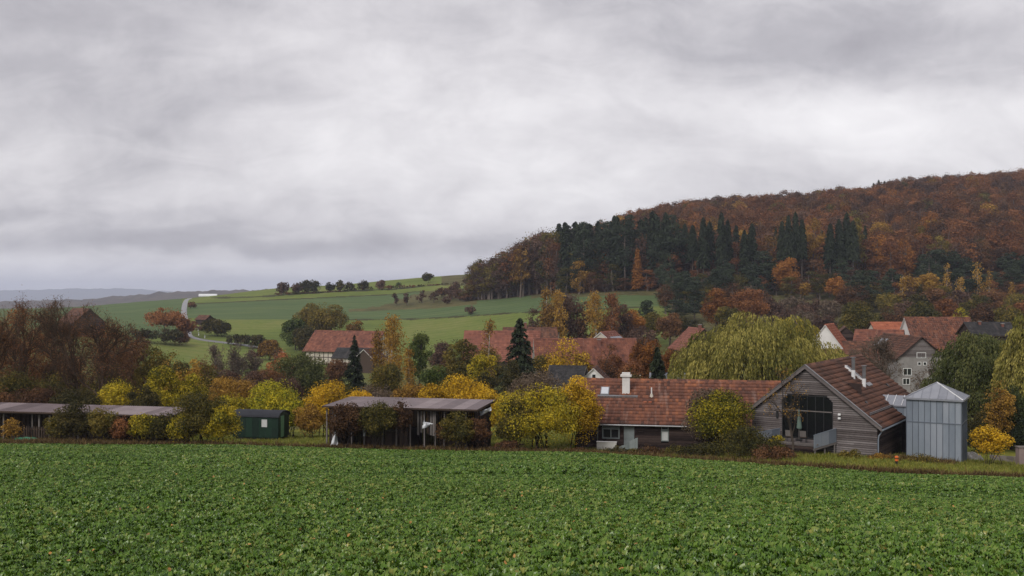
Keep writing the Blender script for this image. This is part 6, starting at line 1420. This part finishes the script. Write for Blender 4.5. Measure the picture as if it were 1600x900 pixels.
    for px in np.arange(436, 700, 13.0):
        Y = solveY(px, np.interp(px, [435, 500, 560, 615, 682, 735], [462, 457.5, 454.5, 452.5, 446, 441]), 420, 640); T('bush', ['olivedark', 'mauve', 'brown'][int(px) % 3], px, np.interp(px, [435, 500, 560, 615, 682, 735], [462, 457.5, 454.5, 452.5, 446, 441]) - 5 - 3 * math.sin(px), Y, 20, 'low dark scrub of the hedge along the ridge', group='low hedge scrub along the ridge', k=.8, airy=.2, nclump=16)
    T('tree', 'olivedark', 669, 426, 560, 22, 'lone dark round tree highest on the ridge', tf=.12, k=.8)
    for px, y, Y, w, p in ((620, 459, 470, 12, 'mauve'), (636, 459, 465, 14, 'mauve'), (660, 455, 468, 18, 'mauve'), (678, 457, 462, 16, 'mauve'), (690, 448, 480, 22, 'brown'), (704, 446, 470, 24, 'mauve'), (718, 450, 462, 26, 'mauve'), (698, 462, 452, 20, 'mauve'), (712, 440, 500, 20, 'mauve'), (728, 458, 455, 26, 'brown')): T('bare' if px < 685 else 'tree', p, px, y, Y, w, 'dull bare shrub in the rough corner left of the wood', group='bare shrubs left of the wood', name='bare_shrub', cat='shrub', **(dict(lev=3, fan=(9, 6, 5), leaves=250, tf=.1, bark=M_TWIGGREY) if px < 685 else dict(tf=.05, airy=.3)))
    T('tree', 'mauve', 735, 478, 402, 20, 'lone brown shrub on the lower field edge', tf=.06, airy=.25)
    # birches and orange trees behind the village
    for px, y, w, p, lb in ((852, 446, 36, 'gold', 'pale golden birch at the left of the birch row'), (873, 452, 38, 'gold', 'golden birch second in the row behind the red roof'), (932, 452, 48, 'gold', 'brightest golden birch in the row'), (955, 458, 40, 'rust', 'reddish nearly bare birch right of the brightest one')): T('birch', p, px, y, 266, w, lb, N=2400)
    for px, y, w, p in ((890, 456, 44, 'mauve'), (908, 464, 40, 'brown'), (868, 468, 40, 'mauve'), (970, 470, 36, 'mauve'), (945, 478, 40, 'brown'), (835, 476, 30, 'mauve')): T('tree', p, px, y, 272, w * 1.15, 'reddish brown half bare tree among the birches', group='half bare trees among the birches', airy=.45, tf=.1)
    T('tree', 'orange', 987, 486, 275, 46, 'orange-gold round tree right of the birches'); T('pine', 'pine', 1010, 470, 290, 40, 'dark pine beside the orange-gold round tree', N=1200); T('tree', 'olive', 1022, 484, 285, 40, 'olive-brown tree beside the dark pine', airy=.15); T('tree', 'brown', 1046, 488, 275, 46, 'reddish-brown tree left of the pines', airy=.2); T('bush', 'mauve', 1000, 510, 268, 60, 'dull brown scrub under the orange-gold tree', airy=.2); T('bush', 'olivedark', 1075, 496, 282, 60, 'dark scrub below the left pines')
    T('tree', 'orange', 1118, 450, 300, 48, 'rust-orange oak on the slope above the big willow, left one', tf=.12, nclump=36); T('tree', 'rust', 1165, 450, 305, 72, 'wider rust-orange oak right of its neighbour above the willow', tf=.12, nclump=44, base=.65); T('tree', 'olive', 1140, 478, 280, 60, 'olive-brown scrub tree below the rust-orange oaks'); T('tree', 'orange', 1228, 404, 385, 46, 'golden-orange tree at the foot of the middle spruces', tf=.14); T('tree', 'gold', 1257, 441, 372, 18, 'small orange tree right of the golden-orange one'); T('tree', 'orange', 1305, 432, 370, 40, 'bright orange tree below the right spruce group')
    for i, (px, y, Y, w, p) in enumerate(((1205, 466, 318, 46, 'mauve'), (1236, 462, 325, 50, 'greybrown'), (1268, 466, 320, 50, 'mauve'), (1298, 468, 315, 44, 'greybrown'), (1222, 482, 295, 60, 'mauve'), (1258, 486, 290, 60, 'greybrown'), (1290, 488, 285, 50, 'mauve'), (1250, 474, 305, 50, 'mauve'))): T('bush', p, px, y, Y, w, 'grey-brown scrub on the bank above the willow', group='grey-brown scrub on the bank', airy=.25)
    T('tree', 'olive', 1345, 436, 352, 36, 'pale olive birch-like tree left of the dark pines', airy=.2, base=.75); T('tree', 'olive', 1341, 468, 250, 68, 'large olive-brown round tree above the orange gable', nclump=44, tf=.1, base=.55); T('tree', 'brown', 1392, 474, 258, 42, 'brown round tree right of the large olive one', tf=.1); T('tree', 'olive', 1440, 468, 268, 52, 'olive shrubby tree above the largest red roof', tf=.08, base=.4); T('tree', 'rust', 1479, 464, 275, 40, 'rusty tree above the largest red roof', airy=.2); T('tree', 'yelgreen', 1501, 480, 262, 32, 'yellow-green tree right above the largest red roof', base=.45); T('tree', 'brown', 1540, 470, 270, 52, 'brown tree above the dark slate roof', airy=.15); T('tree', 'olive', 1575, 474, 262, 42, 'olive tree above the right edge willow'); T('tree', 'rust', 1600, 468, 275, 50, 'rusty tree at the right picture edge below pines')
    T('tree', 'gold', 1420, 424, 345, 30, 'golden-brown tree among pale birches right of centre slope', airy=.2); T('tree', 'gold', 1450, 424, 352, 38, 'golden-olive tree beside the large right pine', base=.4); T('tree', 'mauve', 1415, 470, 300, 40, 'purplish brown shrubby tree on the right slope', airy=.2)
    for px, y, Y, w in ((1411, 430, 340, 22), (1478, 412, 345, 24), (1527, 410, 342, 30), (1545, 420, 340, 26), (1580, 440, 330, 20), (1500, 432, 338, 24)): T('birch', 'gold', px, y, Y, w, 'pale thin birch nearly bare at the right foot of the wood', group='pale thin birches at the right foot of the wood', N=420, k=.9)
    for px, y, Y, w, p in ((1390, 455, 330, 40, 'olive'), (1365, 458, 340, 40, 'olivedark'), (1460, 448, 330, 40, 'brown'), (1500, 452, 330, 50, 'mauve'), (1550, 450, 330, 50, 'brown'), (1590, 455, 325, 50, 'olive'), (1320, 455, 350, 36, 'brown'), (1630, 450, 325, 50, 'brown'), (1525, 460, 310, 50, 'olive'), (1435, 456, 330, 40, 'olivedark')): T('bush', p, px, y, Y, w, 'mixed brown and olive undergrowth at the right foot of the wood', group='undergrowth at the right foot of the wood', airy=.15)
    # village greenery filling between the houses
    for px, y, Y, w, p, lb in ((700, 560, 200, 50, 'brown', 'brown tree between green tree and olive tree'), (690, 530, 240, 44, 'mauve', 'dull bare tree left of the rose-red roof'), (600, 560, 140, 60, 'olive', 'olive shrub under the golden birch'), (680, 572, 135, 60, 'green', 'green shrub behind the yellow dome'), (760, 575, 128, 50, 'olivedark', 'dark shrub under the big spruce'), (530, 590, 130, 60, 'olive', 'olive shrub behind the golden-yellow shrub'), (985, 575, 128, 50, 'olivedark', 'dark shrub left of the cypress'), (1075, 560, 122, 60, 'olivedark', 'dark shrub left of the huge willow'), (420, 566, 160, 50, 'brown', 'brown shrub left of the leafy green tree'), (800, 560, 140, 40, 'olivedark', 'dark shrub at the right foot of the big spruce'), (840, 560, 165, 60, 'brown', 'brown shrub under the wide red roof eave'), (280, 560, 150, 50, 'olivedark', 'dark bush behind the orange-topped twins'), (1076, 528, 160, 54, 'olive', 'olive tree at the left of the huge willow hiding a white gable'), (1050, 548, 180, 50, 'brown', 'brown bush behind the smaller orange tree'), (740, 560, 175, 70, 'brown', 'brown bush under the rose-red roof'), (790, 566, 190, 70, 'olive', 'olive bush under the rose-red roof'), (850, 553, 158, 70, 'olive', 'olive tree before the left part of the wide red roof'), (905, 556, 152, 56, 'brown', 'brown tree before the middle of the wide red roof'), (955, 550, 162, 50, 'rust', 'rusty tree before the right part of the wide red roof'), (765, 542, 190, 50, 'olive', 'olive tree before the rose-red roof'), (1332, 548, 140, 50, 'greybrown', 'grey-brown bush before the low red-brown roof'), (1510, 512, 150, 46, 'willowgreen', 'green tree at the left end of the dark slate roof')): T('bush', p, px, y, Y, w, lb, airy=.1)
plants()
print('leaf faces', sum(t[3] for t in TREE_LOG), 'wood faces', sum(t[4] for t in TREE_LOG))
for t in TREE_LOG:
    if t[1] > 19 or t[1] < 1: print('height?', t)
# ------------------------------------------------------------------ the rape field, grass and fallen leaves
M_CROP = None
def crop_mat():
    m, T = new_mat('rape_leaf')
    at = T.n('ShaderNodeAttribute', attribute_name='tint').outputs['Fac']; rnd = T.n('ShaderNodeObjectInfo').outputs['Random']
    pos = T.n('ShaderNodeNewGeometry').outputs['Position']; big = T.noise(pos, .12, 4, .6)
    f = T.m('ADD', T.m('ADD', T.m('MULTIPLY', at, .5), T.m('MULTIPLY', rnd, .28)), T.m('MULTIPLY', big, .35))
    col = T.ramp(f, [(.20, (.022, .055, .008)), (.40, (.062, .13, .012)), (.60, (.11, .20, .02)), (.74, (.18, .25, .05)), (.90, (.34, .31, .07))])
    p = T.n('ShaderNodeBsdfPrincipled', {'Base Color': col, 'Roughness': .22, 'Specular IOR Level': .3})
    tr = T.n('ShaderNodeBsdfTranslucent', {'Color': col}); mx = T.n('ShaderNodeMixShader', {0: .15, 1: p.outputs[0], 2: tr.outputs[0]})
    T.n('ShaderNodeOutputMaterial', {'Surface': mx.outputs[0]}); return m
def rosette(seed, n=9, size=.17):
    rng = R(seed); V, Q, Tn = [], [], []
    for k in range(n):
        a = k * 2.4 + rng.normal() * .3; L = size * rng.uniform(.7, 1.35); Wd = L * rng.uniform(.42, .6); el = rng.uniform(.2, 1.3); roll = rng.normal() * .5
        d = np.array([math.cos(a), math.sin(a), 0]); s = np.array([-math.sin(a), math.cos(a), 0]); b = len(V)
        for i, (t, w) in enumerate(((0, .12), (.35, .35), (.62, 1.0), (.85, .8), (1.0, .15))):
            r = L * t * math.cos(el) * (1 + .25 * t); z = L * (t * math.sin(el) * 1.15 - .55 * t * t * (1.2 - el * .4)) + .03
            c = d * r + np.array([0, 0, z]); wv = rng.normal() * .012
            for q in (-1, 0, 1): V.append(c + s * (q * Wd * .5 * w * rng.uniform(.8, 1.15)) + np.array([0, 0, (.16 * Wd * w if q else 0) + q * roll * Wd * w * .4 + wv * q]))
        tt = float(np.clip(rng.normal(.5, .28), 0, 1))
        for i in range(4):
            for j in range(2): Q.append((b + i * 3 + j, b + i * 3 + j + 1, b + (i + 1) * 3 + j + 1, b + (i + 1) * 3 + j)); Tn.append(tt)
    return np_mesh('rape_plant', np.array(V), np.array(Q), M_CROP, np.array(Tn), smooth=False)
def field_plants():
    global M_CROP
    M_CROP = crop_mat(); rng = R(77)
    src = [source('rape_plant', rosette(300 + i, 8 + i % 3, .057 + .015 * (i % 3))) for i in range(6)]
    P_ = []
    for y0, y1, step in ((8, 22, .088), (22, 40, .112), (40, 90, .17)):
        ys = np.arange(y0, y1, step); ext = .62 * y1 + 6
        X, Y = np.meshgrid(np.arange(-ext, ext, step), ys); X = X.ravel() + rng.uniform(-.5, .5, X.size) * step * 1.1; Y = Y.ravel() + rng.uniform(-.5, .5, Y.size) * step * 1.1
        k = (np.abs(X) < .6 * Y + 5) & (Y < edgeY(X / np.maximum(Y, 30) * F + 800) - .4)
        patch = np.sin(X * .9 + 1.7 * np.sin(Y * .6)) * np.sin(Y * 1.1 + X * .3) + .5 * np.sin(X * 2.3 + Y * 1.9)
        k &= rng.random(X.size) > np.where(patch > 1.05, .65, .05)
        P_.append(np.column_stack([X[k], Y[k], np.full(k.sum(), step)]))
    A = np.concatenate(P_); z = H(A[:, 0], A[:, 1]) - .02; n = len(A)
    ln = np.sin(A[:, 0] * .35 + 2 * np.sin(A[:, 1] * .21)) * .12
    sc = rng.uniform(.75, 1.4, n) * (1 + ln) * np.clip(A[:, 2] / .115, 1, 1.5)
    rot = np.column_stack([rng.normal(0, .14, n), rng.normal(0, .14, n), rng.uniform(0, 6.28, n)])
    scatter('rape_crop', np.column_stack([A[:, :2], z]), rot, sc, rng.integers(0, 6, n), src, 'dense low green rape crop covering the sloping foreground field', 'crop'); print('crop', n)
    # fallen leaves blown onto the crop
    ml = leaf_mat('fallen_leaf', [(.20, .12, .05), (.42, .20, .05), (.50, .32, .10)], .6, .3, .1, .8)
    def leafm(seed):
        r = R(seed); v = [(-.5, 0, .0), (-.2, .32, .06), (.25, .26, .05), (.5, 0, .1), (.25, -.26, .02), (-.2, -.32, .07), (0, 0, -.03)]
        return np_mesh('fallen_leaf', np.array(v) * .056, np.array([(0, 6, 1), (1, 6, 2), (2, 6, 3), (3, 6, 4), (4, 6, 5), (5, 6, 0)]), ml, np.full(6, r.uniform(.2, .9)))
    n = 900; Y = 9 + 50 * rng.random(n) ** 1.5; X = (rng.random(n) * 2 - 1) * (.56 * Y + 1); X = X - .12 * Y * (rng.random(n) < .35); k = Y < edgeY(X / Y * F + 800) - 1; X, Y = X[k], Y[k]; n = len(X)
    scatter('fallen_leaves', np.column_stack([X, Y, H(X, Y) + rng.uniform(.05, .11, n)]), np.column_stack([rng.normal(0, .5, n), rng.normal(0, .5, n), rng.uniform(0, 6.28, n)]), rng.uniform(.6, 1.25, n) * (1 + Y / 60), rng.integers(0, 4, n), [source('fallen_leaf', leafm(i)) for i in range(4)], 'scattered orange and tan fallen leaves lying on the green crop', 'leaves')
def tuft(seed, mat, n=12, h=.3, spread=.12):
    r = R(seed); V, Q, T_ = [], [], []
    for k in range(n):
        a = r.uniform(0, 6.28); b = np.array([r.normal() * spread, r.normal() * spread, 0]); d = np.array([math.cos(a), math.sin(a), 0]); s = np.array([-d[1], d[0], 0]); L = h * r.uniform(.5, 1.25); w = .012 + .02 * h; bend = r.uniform(.15, .7)
        i = len(V); V += [b - s * w, b + s * w, b + d * L * bend * .4 + [0, 0, L * .65] + s * w * .7, b + d * L * bend * .4 + [0, 0, L * .65] - s * w * .7, b + d * L * bend + [0, 0, L] + s * .002, b + d * L * bend + [0, 0, L] - s * .002]
        Q += [(i, i + 1, i + 2, i + 3), (i + 3, i + 2, i + 4, i + 5)]; t = r.random(); T_ += [t, t]
    return np_mesh('grass_tuft', np.array(V), np.array(Q), mat, np.array(T_))
def grass():
    rng = R(88)
    g1 = leaf_mat('grass_green', [(.10, .125, .018), (.19, .21, .03), (.29, .25, .05)], .6, .2, .2, .5)
    g2 = leaf_mat('grass_dry', [(.07, .045, .02), (.14, .09, .035), (.23, .16, .07)], .8, .1, .2, .6)
    s1 = [source('grass_tuft', tuft(i, g1, 14, .22, .16)) for i in range(4)]; s2 = [source('dry_tuft', tuft(20 + i, g2, 14, .30, .16)) for i in range(4)]
    n = 46000; Y = rng.uniform(56, 104, n); px = rng.uniform(-60, 1680, n); X = (px - 800) * Y / F; e = edgeY(px)
    k = (Y > e + .25) & (Y < e + 24); X, Y, px, e = X[k], Y[k], px[k], e[k]
    # keep the floors of the sheds and houses clear
    inb = ((px > 905) & (px < 1175) & (Y > 89.2)) | ((px > 505) & (px < 765) & (Y > 84.6) & (Y < 90)) | ((px < 280) & (Y > 88) & (Y < 92.5))
    X, Y = X[~inb], Y[~inb]; n = len(X)
    scatter('grass', np.column_stack([X, Y, H(X, Y) - .02]), np.column_stack([rng.normal(0, .1, n), rng.normal(0, .1, n), rng.uniform(0, 6.28, n)]), rng.uniform(.6, 1.3, n), rng.integers(0, 4, n), s1, 'short green grass growing between field edge and buildings', 'grass')
    n = 4200; px = rng.uniform(-80, 1700, n); e = edgeY(px); wd = np.interp(px, [0, 350, 500, 900, 1100, 1250, 1600], [1.4, .9, 1.3, 1.6, 1.6, 1.0, .8]); Y = e - .3 + rng.random(n) * wd; X = (px - 800) * Y / F
    d = np.abs(np.sin(px * .021) * np.sin(px * .057 + 1)) ; k = rng.random(n) < .45 + .55 * d; X, Y, px = X[k], Y[k], px[k]
    # dry stalks at the foot of the sheds and before the tower
    px2 = np.concatenate([rng.uniform(-60, 340, 1500), rng.uniform(505, 800, 1500), rng.uniform(1360, 1490, 450), rng.uniform(880, 1180, 700)]); Y2 = np.concatenate([rng.uniform(84.5, 87.5, 1500), rng.uniform(82, 84.3, 1500), rng.uniform(77, 79.5, 450), rng.uniform(80.5, 83.5, 700)])
    X = np.concatenate([X, (px2 - 800) * Y2 / F]); Y = np.concatenate([Y, Y2]); n = len(X)
    scatter('dry_grass', np.column_stack([X, Y, H(X, Y) - .03]), np.column_stack([rng.normal(0, .16, n), rng.normal(0, .16, n), rng.uniform(0, 6.28, n)]), rng.uniform(.5, 1.5, n), rng.integers(0, 4, n), s2, 'dry brown and tan grass along the field edge and wall feet', 'dry grass')
field_plants(); grass()

# ------------------------------------------------------------------ haze in the valley air
def haze():
    m, T = new_mat('valley_haze')
    v = T.n('ShaderNodeVolumePrincipled', {'Color': (.76, .82, .98, 1), 'Density': HAZE_DENSITY, 'Anisotropy': 0.2})
    T.n('ShaderNodeOutputMaterial', {'Volume': v.outputs[0]})
    o = mbx(-9500, 9500, -80, 12500, -400, 160).build('haze', m); o['kind'] = 'stuff'
HAZE_DENSITY = 0.00015
haze()
